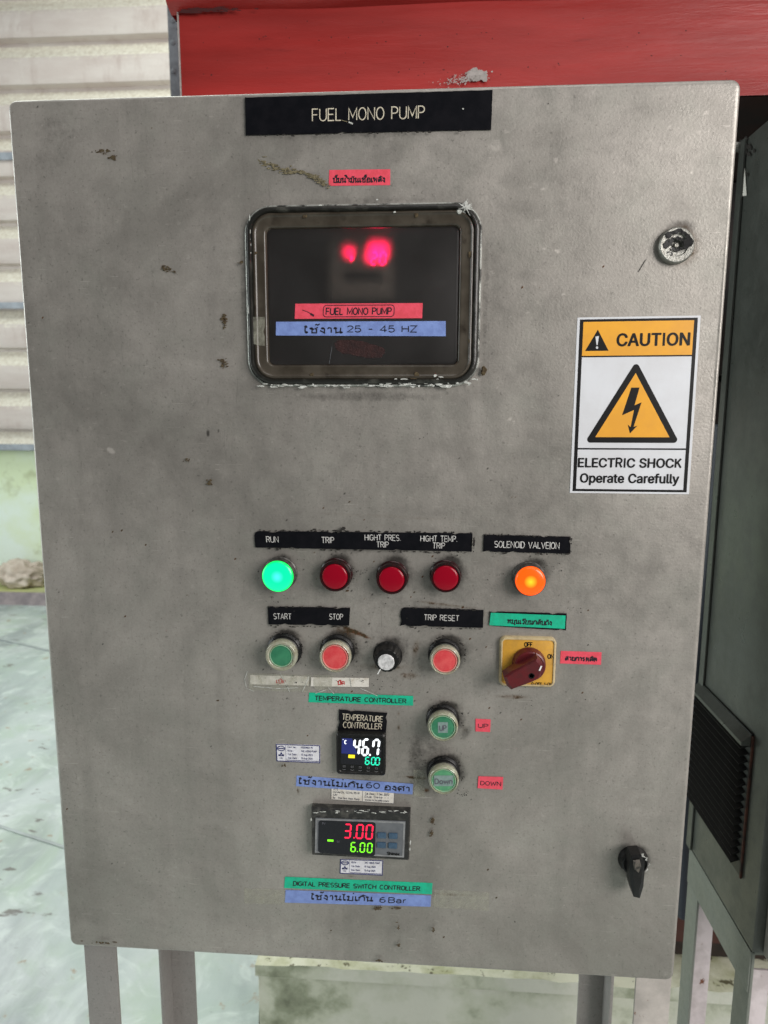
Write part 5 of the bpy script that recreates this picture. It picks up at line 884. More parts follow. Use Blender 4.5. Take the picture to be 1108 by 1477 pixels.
# grime along the door's edges
ed = np.minimum(np.minimum(xs_+DW/2, DW/2-xs_), np.minimum(zs_-DZ0, DZ1-zs_)); att[:, 0] = np.maximum(att[:, 0], .22*np.clip(1-ed/.016, 0, 1))
idx = np.arange((nX+1)*(nZ+1)).reshape(nZ+1, nX+1)
q0, q1, q2, q3 = idx[:-1, :-1].ravel(), idx[:-1, 1:].ravel(), idx[1:, 1:].ravel(), idx[1:, :-1].ravel()
fx = (xs_[q0]+xs_[q2])/2; fz = (zs_[q0]+zs_[q2])/2
keep = ~((np.abs(fx-wcx) < whw-.012) & (np.abs(fz-wcz) < whh-.012))
faces = np.stack([q0, q1, q2, q3], 1)[keep]
loop = list(idx[0, :])+list(idx[1:, -1])+list(idx[-1, -2::-1])+list(idx[-2:0:-1, 0])
V = np.stack([xs_, Yd, zs_], 1)
extra = []; fex = []
NL = len(loop); base = len(V)
lx, lz = xs_[loop], zs_[loop]
nx_ = np.zeros(NL); nz_a = np.zeros(NL)
for i in range(NL):
    x, z = lx[i], lz[i]-ZC; ax_, az_ = abs(x)-(hx-rI), abs(z)-(hz2-rI)
    if ax_ > 1e-6 and az_ > 1e-6: L_ = math.hypot(ax_, az_); nx_[i] = math.copysign(ax_/L_, x); nz_a[i] = math.copysign(az_/L_, z)
    elif abs(abs(x)-hx) < abs(abs(z)-hz2): nx_[i] = math.copysign(1, x)
    else: nz_a[i] = math.copysign(1, z)
rings = []
for k in range(1, 7):
    a = R(15*k); rings.append((bev*math.sin(a), bev*(1-math.cos(a))))
rings += [(bev, .012), (bev, .020), (bev-.001, .022), (bev-.014, .022)]
for (o_, y_) in rings:
    extra.append(np.stack([lx+nx_*o_, np.full(NL, y_), lz+nz_a*o_], 1))
V = np.vstack([V]+extra); lp_ = np.array(loop); prev = lp_
for k in range(len(rings)):
    cur = base+k*NL+np.arange(NL); fex.append(np.stack([prev, np.roll(prev, -1), np.roll(cur, -1), cur], 1)[:, ::-1]); prev = cur
faces = np.vstack([faces]+fex)
me = bpy.data.meshes.new('door'); me.vertices.add(len(V)); me.vertices.foreach_set('co', (V-np.array([0, 0, ZC])).astype(np.float32).ravel())
nf_ = len(faces); me.loops.add(nf_*4); me.loops.foreach_set('vertex_index', faces.astype(np.int32).ravel())
me.polygons.add(nf_); me.polygons.foreach_set('loop_start', np.arange(0, nf_*4, 4, dtype=np.int32))
me.polygons.foreach_set('use_smooth', [True]*nf_); me.update(calc_edges=True); me.validate()
att = np.vstack([att, np.tile(np.array([[.10, 0, .35, 1]], np.float32), (len(V)-len(att), 1))])
ca = me.color_attributes.new('stain', 'FLOAT_COLOR', 'POINT'); ca.data.foreach_set('color', att.ravel())
me.materials.append(M['door'])
door = bpy.data.objects.new('door', me); COL.objects.link(door); door.parent = cab; WL[door.name] = Vector((0, 0, ZC)); door.location = WL[door.name]-WL[cab.name]

# --- stand legs (angle iron)
LW = .038
def angle_leg(x, y, sx, sy, name='leg', mt='leg'):
    """corner at (x, y); flanges run sx along X and sy along Y"""
    m_ = MB(); t = .004
    m_.box((x, y, 0), (x+sx*LW, y+sy*t, DZ0+.004), bev=.0008)
    m_.box((x, y+sy*(t+.0002), 0), (x+sx*t, y+sy*LW, DZ0+.004), bev=.0008)
    return m_.build(name, M[mt], cab)
fl = atY(121, 1364, .030); fr = atY(969, 1412, .030)
angle_leg(float(fl[0]), .030, 1, 1); angle_leg(float(fr[0]), .030, -1, 1, mt='legpale')
bl = atY(247, 1375, .21); br = atY(871, 1412, .21)
angle_leg(float(bl[0])-.004, .214, 1, -1); angle_leg(float(br[0])+.004, .214, -1, -1)
# --- viewing window
def wring(mb, specs, m=0, c=(wcx, wcz), hw=whw, hh=whh, r=.026, fill=False, jit=0., n=10):
    """specs = [(inset, d)] nested rounded rectangles"""
    rings = []
    for ins, d in specs:
        p = rrect(hw-ins, hh-ins, max(.003, r-ins), n); rings.append([(c[0]+x, -d, c[1]+z) for x, z in p])
    N_ = len(rings[0]); v = [q for rg in rings for q in rg]; f = []
    for k in range(len(rings)-1):
        for i in range(N_):
            j = (i+1) % N_; f.append((k*N_+i, k*N_+j, (k+1)*N_+j, (k+1)*N_+i))
    if fill: f.append(tuple((len(rings)-1)*N_+i for i in range(N_)))
    mb.add(v, f, m)
m_ = MB(); wring(m_, [(.0005, -.001), (.0005, .0012), (.0010, .0026), (.0020, .0032), (.0028, .0026)]); win = m_.build('viewing_window', M['lip'], cab, smooth=50, label='dusty smoked window with rounded corners and red glowing digits behind it')
m_ = MB(); wring(m_, [(.0028, .0020), (.0032, .0052), (.0044, .0064), (.0064, .0064), (.0076, .0046), (.0078, .0034)]); m_.build('seal', M['rubber'], win, smooth=50)
m_ = MB(); wring(m_, [(.0078, .0034), (.0086, .0044), (.0100, .0046), (.0108, .0034), (.0124, .0030), (.0170, .0024), (.0185, .0028), (.0200, .0022), (.0208, .0002), (.0215, -.0040)])
m_.build('inner_frame', M['seal'], win, smooth=50)
pi = .0209; m_ = MB(); wring(m_, [(pi-.0004, -.0010), (pi+.0012, -.0002)], fill=True); 
m_.build('pane', M['pane'], win, smooth=30)
# recessed inner box with the keypad of the drive
m_ = MB(); bx0, bx1, bz0, bz1 = wcx-whw+.016, wcx+whw-.016, wcz-whh+.016, wcz+whh-.016; dp = .085
m_.add([(bx0, .0055, bz0), (bx1, .0055, bz0), (bx1, .0055, bz1), (bx0, .0055, bz1), (bx0, dp, bz0), (bx1, dp, bz0), (bx1, dp, bz1), (bx0, dp, bz1)],
       [(0, 1, 5, 4), (1, 2, 6, 5), (2, 3, 7, 6), (3, 0, 4, 7), (4, 5, 6, 7)])
m_.build('inner_box', M['inside'], win, smooth=0)
ky = .050
def kp(px, py, y=ky): q = atY(px, py, y); return (float(q[0]), float(q[2]))
a, b = kp(479, 338), kp(569, 434)
m_ = MB(); m_.box((a[0], ky, b[1]), (b[0], dp-.001, a[1]), bev=.003); keypad = m_.build('keypad', M['keypad'], win)
m_ = MB(); fnk = lambda X, Y, d: (X, ky-.0012-d, -Y)
for (cx, cy, w_) in ((507, 373, 6), (546, 373, 19)):
    a, b = kp(cx-w_/2, cy-w_*.45), kp(cx+w_/2, cy+w_*.45)
    if w_ == 6: seven(m_, fnk, '3', a[0], -a[1], b[0]-a[0], a[1]-b[1], .0017, .003)
    else: seven(m_, fnk, '20', a[0]-.001, -a[1], (b[0]-a[0])*.42, a[1]-b[1], .0022, .0032)
m_.build('red_digits', M['e_hot'], win, smooth=0)
m_ = MB(); a, b = kp(500, 395), kp(552, 410); m_.box((a[0], ky-.0015, b[1]), (b[0], ky-.0002, a[1]), bev=.0005); m_.build('key_row', M['blackp'], win)
# dark red scorched patch on the pane
def blot(name, mt, parent, spots, d, seed=1, n=9, ax=1.0, **kw):
    """irregular flat chips stuck on a surface: spots = [(px, py, rx, ry)] in photograph pixels"""
    r = random.Random(seed); mb = MB()
    for k, (px, py, rx, ry) in enumerate(spots):
        ph = r.uniform(0, 6.28); dd_ = d+k*1.2e-5; c = D(px, py, dd_); pts = []
        for i in range(n):
            a = ph+2*math.pi*i/n; s = r.uniform(.62, 1.2)
            pts.append((c[0]+rx*mpp*s*math.cos(a), -dd_, c[1]+ry*mpp*s*math.sin(a)))
        pts2 = [(c[0]+(p[0]-c[0])*.7, -dd_-min(rx, ry)*mpp*.25, c[1]+(p[2]-c[1])*.7) for p in pts]
        f = [(i, (i+1) % n, n+(i+1) % n, n+i) for i in range(n)]+[tuple(range(n, 2*n))]
        mb.add(pts+pts2, f)
    return mb.build(name, mt, parent, smooth=0, kind='stuff', **kw)
M['scorch'] = mat('dark_red_scorch', (.016, .004, .004), .8, c2=(.030, .008, .007), scale=150, bump=.6)
m_ = MB(); rs_ = random.Random(5); n = 34; c = D(519, 501); pts = []
for i in range(n):
    a = 2*math.pi*i/n; k = 1+.16*noise.noise(Vector((math.cos(a)*2.2, math.sin(a)*2.2, 5)))+rs_.uniform(-.06, .06)
    pts.append((c[0]+34*mpp*k*math.cos(a), .0001, c[1]+(13 if math.sin(a) < 0 else 8)*mpp*k*math.sin(a)-.004*math.cos(a)))
m_.add(pts, [tuple(range(n))]); m_.build('scorch_mark', M['scorch'], win, smooth=0)
mb = MB(); rs_ = random.Random(8); c0 = D(672, 300, .006)
for i in range(26):
    a = rs_.uniform(0, 6.28); L_ = rs_.uniform(3, 12)*mpp; wq = rs_.uniform(.5, 1.3)*mpp; dx, dz = math.cos(a), math.sin(a); z_ = .0066+i*1e-5
    mb.add([(c0[0]-dz*wq, -z_, c0[1]+dx*wq), (c0[0]+dz*wq, -z_, c0[1]-dx*wq), (c0[0]+dx*L_+dz*wq*.2, -z_+.0006, c0[1]+dz*L_-dx*wq*.2), (c0[0]+dx*L_-dz*wq*.2, -z_+.0006, c0[1]+dz*L_+dx*wq*.2)], [(0, 1, 2, 3)])
mb.build('paint_splat', M['chip'], win, smooth=0)
blot('paint_chips', M['chip'], win, [(672+math.cos(a)*r, 300+math.sin(a)*r*.8, .6+abs(math.cos(a*2.5))*3, .6+abs(math.sin(a*3))*3) for a, r in [(rnd.uniform(0, 6.28), abs(rnd.gauss(0, 5))) for _ in range(40)]]
     + [(rnd.uniform(375, 560), 556+rnd.gauss(0, 1.4), rnd.uniform(1, 6), rnd.uniform(.5, 1.6)) for _ in range(40)]
     + [(rnd.uniform(560, 688), 553+rnd.gauss(0, 3.2), rnd.uniform(1, 6), rnd.uniform(.5, 2)) for _ in range(46)]
     + [(360+rnd.gauss(0, 1.2), rnd.uniform(310, 480), rnd.uniform(.4, 1.3), rnd.uniform(1, 7)) for _ in range(30)]
     + [(569, 306, 2, 1.2), (462, 296, 3, 1), (544, 288, 1.5, 1)], .0040, 3)
blot('dried_dirt', M['crust'], win, [(595, 545, 6, 4), (600, 541, 4, 4), (680, 492, 4, 4), (698, 535, 4, 6), (368, 365, 3, 3), (440, 311, 4, 4), (678, 367, 3, 4), (600, 309, 3, 4), (450, 541, 3, 3)], .0036, 4)

# --- nameplates and stickers
def locate(q, px, py, d):
    x, z = D(px, py, d); a, b, c, e = q.c; U = np.array([b[0]-a[0], b[1]-a[1]]); V_ = np.array([e[0]-a[0], e[1]-a[1]])
    u = v = .5
    for _ in range(6):
        p = q.p(u, v); p1 = q.p(u+1e-3, v); p2 = q.p(u, v+1e-3)
        J = np.array([[p1[0]-p[0], p2[0]-p[0]], [p1[2]-p[2], p2[2]-p[2]]])/1e-3
        du = np.linalg.solve(J, [x-p[0], z-p[2]]); u += du[0]; v += du[1]
    return u, v
def put_text(q, texts, dd, m, parent):
    for (t, px, py, wpx, hpx, hw) in texts:
        u, v = locate(q, px, py, q.d); k = mp(px, py); mb = MB()
        text(mb, q, t, u, v, hpx*k, dd, hw=hw, fit=wpx*k); mb.build('lettering', m, parent, smooth=0)
def plate(name, corners, texts, mt='dark', lm='letter', d=.0017, label=None, chips=4, seed=1, sub=None):
    q = Quad(corners, d); mb = MB(); slab(mb, q, 0, d, rough_poly(q, seed=seed, chips=chips)); o = mb.build(name, M[mt], cab, smooth=0, label=label)
    put_text(q, texts, d+.00012, M[lm], o)
    return o, q
plate('nameplate', [(353, 140), (711, 129), (709, 187), (354, 195)], [('FUEL MONO PUMP', 531, 164, 161, 16, .048)], chips=1, label='large black plate engraved FUEL MONO PUMP', seed=1)
plate('nameplate', [(366, 766), (682, 769), (681, 796), (368, 790)],
      [('RUN', 393, 778, 17, 8.5, .06), ('TRIP', 473, 779, 17.5, 8.5, .06), ('HIGHT PRES.', 552, 775.5, 51, 8, .06), ('TRIP', 552, 785.5, 17, 8, .06),
       ('HIGHT TEMP.', 633, 777, 52, 8, .06), ('TRIP', 633, 787, 17, 8, .06)], lm='letterw', label='long black plate engraved RUN, TRIP, HIGHT PRES. TRIP and HIGHT TEMP. TRIP', seed=2, chips=8)
plate('nameplate', [(698, 771), (824, 774), (823, 799), (697, 796)], [('SOLENOID VALVE|ON', 760, 786, 93, 9, .06)], lm='letterw', label='black plate engraved SOLENOID VALVE ON', seed=3)
plate('nameplate', [(386, 875), (505, 877), (504, 903), (387, 901)], [('START', 407.5, 889, 25, 8, .06), ('STOP', 485, 889.5, 19, 8, .06)], lm='letterw', label='black plate engraved START and STOP', seed=4, chips=6)
plate('nameplate', [(578, 876), (698, 880), (697, 906), (577, 903)], [('TRIP RESET', 637, 891, 50, 8, .06)], lm='letterw', label='black plate engraved TRIP RESET', seed=5)
plate('nameplate', [(706, 882), (818, 885), (817, 910), (706, 903)], [], label='black plate hidden under the green sticker', seed=6)
plate('nameplate', [(489, 1024), (559, 1029), (557, 1058), (487, 1055)], [('TEMPERATURE', 523, 1035.5, 58, 8.5, .065), ('CONTROLLER', 523, 1046.5, 55, 8.5, .065)], label='small black plate engraved TEMPERATURE CONTROLLER', seed=7)
def sticker(corners, mt, texts, label, d0=0., d=.00045, lm='ink', name='sticker', parent=None, frame=None):
    q = Quad(corners, d0+d); mb = MB(); slab(mb, q, d0-.0001, d0+d); o = mb.build(name, M[mt], parent or cab, smooth=0, label=label)
    put_text(q, texts, d0+d+.0001, M[lm], o)
    mb = MB()
    if frame:
        u0, v0, u1, v1, rr, th = frame; w_, h_ = (u1-u0)*q.w, (v1-v0)*q.h; P = rrect(w_/2, h_/2, rr, 5); P.append(P[0])
        cx, cy = (u0+u1)/2*q.w, (v0+v1)/2*q.h
        ribbon(mb, [(cx+x, cy+y) for x, y in P], th, lambda X, Y, l: q.p(X/q.w, Y/q.h, d0+d+.0001+l))
    if mb.v: mb.build('printed_frame', M[lm], o, smooth=0)
    return o, q
sticker([(475, 245), (563, 244), (563, 267), (474, 268)], 'st_red', [('ปั๊มน้ำมันเชื้อเพลิง', 518, 259, 74, 7, .12)], 'small red sticker with Thai writing above the window')
sticker([(426, 438), (610, 437), (609, 459), (425, 460)], 'st_red', [('FUEL MONO PUMP', 517.5, 449, 94, 9, .085)], 'long red sticker reading FUEL MONO PUMP on the window', frame=(.225, .12, .78, .88, .003, .00035))
sticker([(398, 464), (643, 463), (643, 485), (398, 484)], 'st_blue', [('ใช้งาน', 466, 475.5, 54, 9, .10), ('25 - 45 HZ', 551, 474.5, 100, 8.5, .085)], 'long blue sticker reading 25 - 45 HZ on the window')
sticker([(361, 974), (446, 976), (445, 989), (361, 987)], 'st_white', [('เปิด', 405, 982.5, 13, 6, .11)], 'white sticker with red Thai writing under the green start button', lm='inkred')
sticker([(449, 977), (532, 978), (532, 991), (448, 990)], 'st_white', [('ปิด', 492, 984.5, 9.5, 6, .11)], 'white sticker with red Thai writing under the red stop button', lm='inkred')
sticker([(446, 999), (596, 1004), (596, 1018), (445, 1013)], 'st_green', [('TEMPERATURE CONTROLLER', 520, 1009, 131, 6.3, .105)], 'green sticker reading TEMPERATURE CONTROLLER')
sticker([(708, 884), (816, 888), (815, 907), (706, 902)], 'st_green', [('หมุนเวียนกลับถัง', 764, 897, 63, 7, .11)], 'green sticker with Thai writing above the rotary switch', d0=.0018)
sticker([(809, 939), (868, 941), (867, 959), (808, 957)], 'st_red', [('สายการผลิต', 838, 950, 45, 6.5, .13)], 'small red sticker with Thai writing right of the rotary switch')
sticker([(686, 1037), (708, 1038), (707, 1056), (686, 1055)], 'st_red', [('UP', 697, 1047, 14, 6, .085)], 'small red sticker reading UP')
sticker([(690, 1120), (726, 1121), (725, 1139), (689, 1137)], 'st_red', [('DOWN', 708, 1130, 29, 6, .085)], 'small red sticker reading DOWN')
sticker([(428, 1119), (596, 1131), (595, 1146), (427, 1134)], 'st_blue', [('ใช้งานไม่เกิน', 477, 1129.5, 92, 8.5, .10), ('60', 538, 1133, 19, 8, .085), ('องศา', 573, 1136.5, 36, 8, .11)], 'blue sticker reading 60 under the temperature controller')
sticker([(411, 1265), (624, 1274), (623, 1290), (410, 1281)], 'st_green', [('DIGITAL PRESSURE SWITCH CONTROLLER', 514, 1278, 182, 6.4, .105)], 'green sticker reading DIGITAL PRESSURE SWITCH CONTROLLER')
sticker([(412, 1284), (622, 1292), (621, 1308), (411, 1302)], 'st_blue', [('ใช้งานไม่เกิน', 493, 1294.5, 88, 8.5, .10), ('6', 552, 1298, 8, 8, .085), ('Bar', 573.5, 1298.5, 25, 8.5, .085)], 'blue sticker reading 6 Bar at the bottom')
# calibration stickers
def calib(corners, label, top=0., d0=0.):
    q = Quad(corners, d0+.0004); mb = MB(); slab(mb, q, d0-.0001, d0+.0004); mb2 = MB()
    o = mb.build('calibration_sticker', M['st_calib'], cab, smooth=0, label=label)
    fn = lambda X, Y, l: q.p(X/q.w, Y/q.h, d0+.0005+l)
    P = [(0, 0), (q.w, 0), (q.w, q.h), (0, q.h), (0, 0)]; ribbon(mb2, [(.0005+x*(1-.001/q.w), .0005+y*(1-.001/q.h)) for x, y in P], .0005, fn)
    ribbon(mb2, [(q.w*.22, .001), (q.w*.22, q.h-.001)], .00015, fn)
    rows = [('Cert. No. :', 'N1200804-19'), ('ID.No. :', 'TMC-MONO-PUMP'), ('Cal. Date :', '15-Aug-2023'), ('Due Date :', '15-Aug-2024')]
    rows = rows[1:] if top else rows
    for i, (a, b) in enumerate(rows):
        y = (i+.75)/(len(rows)+.9)
        text(mb2, q, a, .27, y, .0019, d0+.00052, align='l', hw=.085, sx=.95); text(mb2, q, b, .57, y, .0019, d0+.00052, align='l', hw=.085, sx=.86)
    P = arc(q.w*.115, q.h*.25, q.w*.085, q.h*.13, 0, 360, 14); ribbon(mb2, P, .0005, fn); ribbon(mb2, [(q.w*.05, q.h*.25), (q.w*.18, q.h*.25)], .0006, fn)
    ribbon(mb2, [(q.w*.05, q.h*.62), (q.w*.09, q.h*.62), (q.w*.115, q.h*.5), (q.w*.14, q.h*.62), (q.w*.18, q.h*.62)], .0006, fn)
    ribbon(mb2, [(q.w*.05, q.h*.66), (q.w*.18, q.h*.66)], .0006, fn); text(mb2, q, 'NAC', .115, .8, .0014, d0+.00052, hw=.1)
    ribbon(mb2, [(q.w*.24, q.h*.90), (q.w*.97, q.h*.90)], .0004, fn)
    mb2.build('small_print', M['inknavy'], o, smooth=0, kind='stuff')
calib([(398, 1073), (462, 1075), (462, 1101), (399, 1098)], 'small white calibration sticker with navy border left of the temperature controller')
calib([(491, 1239), (553, 1241), (552, 1263), (490, 1260)], 'small white calibration sticker tucked under the pressure controller', top=1)
q = Quad([(478, 1136), (569, 1140), (568, 1159), (478, 1153)], .0003); mb = MB(); slab(mb, q, -.0001, .0003); o = mb.build('calibration_sticker', M['st_white'], cab, smooth=0, label='aged cream calibration sticker under the blue 60 sticker')
mb = MB(); fnq = lambda X, Y, l: q.p(X/q.w, Y/q.h, .0004+l)
text(mb, q, 'TCS', .07, .12, .0022, .0004, hw=.1)
for i, (a, b) in enumerate((('Cert.No.:CAL-T23-NL-B5-01', 'Cal. Date : 1 Dec 2022'), ('S/N : -', 'Due Date : -'), ('By : Thai Best Mono Pump', 'www.tcscalib.com'))):
    text(mb, q, a, .03, .35+.24*i, .0021, .0004, align='l', hw=.085, fit=q.w*(.42 if i != 1 else .12)); text(mb, q, b, .54, .35+.24*i, .0021, .0004, align='l', hw=.10, fit=q.w*.38)
ribbon(mb, [(q.w*.5, .0005), (q.w*.5, q.h-.0005)], .0002, fnq); P = [(0, 0), (q.w, 0), (q.w, q.h), (0, q.h), (0, 0)]; ribbon(mb, P, .00018, fnq)
mb.build('small_print', M['inkgrey'], o, smooth=0, kind='stuff')
# clear tapes
def tape(corners, d0=0., label=None, d=.0002):
    q = Quad(corners, d0+d); mb = MB(); slab(mb, q, d0-.0001, d0+d, rough_poly(q, amp=.0003, chips=2, seed=int(corners[0][0]))); return mb.build('clear_tape', M['tape'], cab, smooth=0, label=label)
tape([(352, 1281), (411, 1283), (411, 1305), (352, 1303)]); tape([(626, 1283), (706, 1287), (705, 1314), (625, 1309)])
tape([(357, 971), (449, 973), (447, 999), (360, 996)], .0005); tape([(358, 457), (382, 457), (382, 499), (358, 498)], .0046)
tape([(596, 1110), (612, 1111), (613, 1150), (597, 1148)]); tape([(452, 973), (480, 974), (478, 996), (452, 995)], .0005)
# crumpled film edges
mb = MB()
for k, pts in enumerate([[(357, 968), (353, 980), (356, 993), (366, 997)], [(446, 975), (440, 990), (436, 998)], [(366, 990), (400, 993), (430, 992)], [(520, 993), (530, 997), (545, 1004)], [(404, 970), (412, 985), (418, 998)],
                         [(474, 992), (482, 1001)], [(455, 1000), (470, 995)], [(505, 978), (507, 991)]]):
    P = [D(*p, .0008) for p in pts]; ribbon(mb, P, .00028, lambda X, Y, l, k=k: (X, -.0008-k*2e-5, Y))
mb.build('tape_creases', M['chip'], cab, smooth=0, kind='stuff')

for nm, mk, pts, dq, wq in (('scratch', 'chip', [(503, 176), (509, 178.5)], .0020, .0006), ('scratch', 'straw', [(493, 173.5), (501, 175.5)], .0020, .0003), ('scratch', 'chip', [(667, 156.5), (669, 157.5)], .0020, .0005),
        ('pen_mark', 'ink', [(436, 447), (444, 450), (452, 455)], .0006, .0003), ('pen_mark', 'ink', [(448, 452.5), (453, 455.5)], .0007, .0009),         ('scratch', 'ctlgrey', [(475, 525), (479, 500)], .0001, .00016), ('scratch', 'speck', [(470, 690), (482, 679)], .0002, .0003), ('scratch', 'speck', [(921, 392), (932, 374)], .0002, .0003)):
    mb = MB(); ribbon(mb, [D(*p, dq) for p in pts], wq, lambda X, Y, l: (X, -dq, Y)); mb.build(nm, M[mk], cab, smooth=0)
# --- caution sign
q = Quad([(833, 458), (1011, 455), (994, 713), (822, 711)], .0005); mb = MB()
slab(mb, q, -.0001, .0005); sign = mb.build('caution_sticker', M['sign_w'], cab, smooth=0, label='white and orange CAUTION ELECTRIC SHOCK sign with lightning triangle')
def flat(mb, pts, d, m=0): mb.add([q.p(u, v, d) for u, v in pts], [tuple(range(len(pts)))], m)
mb = MB(); e1, e2 = .022, .051; f1, f2 = e1*q.w/q.h*.75, e2*q.w/q.h*.72
K = .0006
for a in ([(e1, f1), (1-e1, f1), (1-e1, f2), (e1, f2)], [(e1, f2), (e2, f2), (e2, 1-f2), (e1, 1-f2)], [(1-e2, f2), (1-e1, f2), (1-e1, 1-f2), (1-e2, 1-f2)], [(e1, 1-f2), (1-e2+.03, 1-f2), (1-e1, 1-f1), (e1, 1-f1)]): flat(mb, a, K)
flat(mb, [(e2, .213), (1-e2, .213), (1-e2, .221), (e2, .221)], K); flat(mb, [(e2, .736), (1-e2, .736), (1-e2, .745), (e2, .745)], K)
mb.build('border', M['sign_k'], sign, smooth=0)
mb = MB(); flat(mb, [(e2, f2), (1-e2, f2), (1-e2, .213), (e2, .213)], .00058); mb.build('orange_band', M['sign_o'], sign, smooth=0)
def rtri(ax, ay, bx, by, cx, cy, r):
    P = [Vector((ax*q.w, ay*q.h)), Vector((bx*q.w, by*q.h)), Vector((cx*q.w, cy*q.h))]; o = []
    for i in range(3):
        p = P[i]; a = (P[i-1]-p).normalized(); b = (P[(i+1) % 3]-p).normalized(); h = (a+b).normalized(); s = math.sin(a.angle(b)/2)
        c = p+h*(r/s); na = (p+a*(r/math.tan(a.angle(b)/2))-c); nb = (p+b*(r/math.tan(a.angle(b)/2))-c)
        for k in range(7):
            t = k/6; o.append(c+(na*(1-t)+nb*t).normalized()*r)
    return [(p.x/q.w, p.y/q.h) for p in o]
mb = MB(); flat(mb, rtri(.500, .243, .893, .705, .106, .705, .003), .00062); mb.build('triangle', M['sign_k'], sign, smooth=0)
mb = MB(); flat(mb, [(.500, .311), (.808, .673), (.192, .673)][::1], .00068); mb.build('triangle_fill', M['sign_o'], sign, smooth=0)
zx = lambda X, Y: ((X-(115-(Y-88)*.042))/((1028-(Y-75)*.068)-(115-(Y-88)*.042)), (Y-82)/(1396-82))
mb = MB()
bolt = [zx(*p) for p in ((516, 597), (577, 597), (540, 728), (592, 706), (533, 888), (561, 880), (506, 938), (489, 871), (511, 890), (536, 763), (448, 802))]
mb.add([q.p(u, v, .00074) for u, v in bolt], [(0, 1, 2, 10), (2, 3, 9, 10), (3, 4, 8, 9), (4, 5, 6), (4, 6, 8), (8, 6, 7)]); mb.build('lightning_bolt', M['sign_k'], sign, smooth=0)
mb = MB(); flat(mb, [zx(268, 172), zx(348, 326), zx(172, 326)], .00062)
mb.build('warning_triangle', M['sign_k'], sign, smooth=0)
kk = mp(915, 590)/5.095
for (t, X, Y, h, wd, hw_t) in (('CAUTION', 680, 248, 88, 540, 0), ('ELECTRIC SHOCK', 503, 1161, 68, 780, 0), ('Operate Carefully', 500, 1279, 68, 740, 0)):
    mb = MB(); bold_text(mb, q, t, *zx(X, Y), h*kk, .00072, wd*kk); mb.build('lettering', M['sign_k'], sign, smooth=0)
mb = MB(); flat(mb, [zx(250, 222), zx(276, 218), zx(266, 284), zx(258, 284)], .0007); flat(mb, [zx(262+9*math.cos(a*.7), 302+10*math.sin(a*.7)) for a in range(9)], .0007); mb.build('exclamation_mark', M['sign_w'], sign, smooth=0)

# --- pilot lamps
def radius(px, py, r, d): a = D(px-r, py, d); b = D(px+r, py, d); return (b[0]-a[0])/2
def pilot(px, py, R0, rl, lens, label, bez='bezmetal', d=.013, lit=False):
    cx, cz = D(px, py, d); r = radius(px, py, R0, d); l = radius(px, py, rl, d); mb = MB()
    lathe(mb, cx, cz, [(r*1.06, -.001), (r*1.06, .0022), (r*1.0, .003), (r*1.0, d-.002), (r*.985, d-.0008), (r*.95, d), (l*1.04, d), (l*1.0, d-.0015), (l*.9, d-.004)])
    o = mb.build('pilot_lamp', M[bez], cab, smooth=40, label=label)
    mb = MB(); k = 1.0 if not lit else 1.0
    lathe(mb, cx, cz, [(l*k, d-.003), (l*k, d+(.0012 if lit else -.0006)), (l*.96, d+(.0024 if lit else .0002)), (l*.8, d+(.003 if lit else .0006)), (l*.5, d+(.0036 if lit else .0010)), (l*.2, d+(.0038 if lit else .0012))])
    mb.build('lens', M[lens], o, smooth=60, origin=(cx, -d, cz)); return o
pilot(401, 831, 23.2, 22.4, 'lampg', 'lit bright green RUN lamp', lit=True)
for px, py, n_, R0 in ((483, 832, 'TRIP', 22.5), (565, 836, 'HIGHT PRES. TRIP', 22.5), (643, 834, 'HIGHT TEMP. TRIP', 22)): pilot(px, py, R0, 18.4, 'lensr', 'unlit dark red lamp below '+n_, bez='brownbez')
pilot(765, 838, 23.5, 21.5, 'lampo', 'lit orange lamp below SOLENOID VALVE ON', lit=True)
# --- push buttons
def button(px, py, R0, rc_, cap, label, d=.019, txt=None):
    cx, cz = D(px, py, d); r = radius(px, py, R0, d); c = radius(px, py, rc_, d); mb = MB()
    lathe(mb, cx, cz, [(r*1.10, -.001), (r*1.10, .002), (r*1.02, .0034), (r*.97, .004), (r*.97, .008), (r*.9, .009), (r*.8, .0095)], m=0)
    o = mb.build('push_button', M['blackp'], cab, smooth=40, label=label)
    mb = MB(); lathe(mb, cx, cz, [(r*.92, .008), (r*.97, .010), (r*1.0, .0135), (r*.985, .0165), (r*.93, .0185), (r*.88, d), (c*1.10, d-.0003), (c*1.03, d-.0015), (c*1.0, d-.0035)], cap=False); mb.build('boot', M['boot'], o, smooth=60)
    mb = MB(); lathe(mb, cx, cz, [(c*.91, d-.0019), (c*.88, d-.0015), (c*.5, d-.0012)]); lathe(mb, cx, cz, [(c*1.05, d-.006), (c*1.04, d-.0022), (c*.99, d-.0010), (c*.94, d-.0008), (c*.905, d-.0019)], m=1, cap=False)
    mb.build('cap', [M[cap], M[cap+'_rim']], o, smooth=40)
    if txt:
        qq = Quad([(px-rc_, py-7), (px+rc_, py-7), (px+rc_, py+7), (px-rc_, py+7)], d)
        mb = MB(); u0 = .5-txt[1]/2; u1 = .5+txt[1]/2
        mb.add([qq.p(a, b, d-.0010) for a, b in ((u0, -.05), (u1, -.05), (u1, 1.05), (u0, 1.05))], [(0, 1, 2, 3)]); mb.build('paper_tag', M['tag'], o, smooth=0)
        mb = MB(); text(mb, qq, txt[0], .5, .55, .0052, d-.0008, fit=txt[2]*mpp, hw=.09); mb.build('lettering', M['inkgrey'], o, smooth=0)
    return o
M['tag'] = mat('grey_paper_tag', (.22, .30, .28), .6, c2=(.16, .24, .22), scale=200)
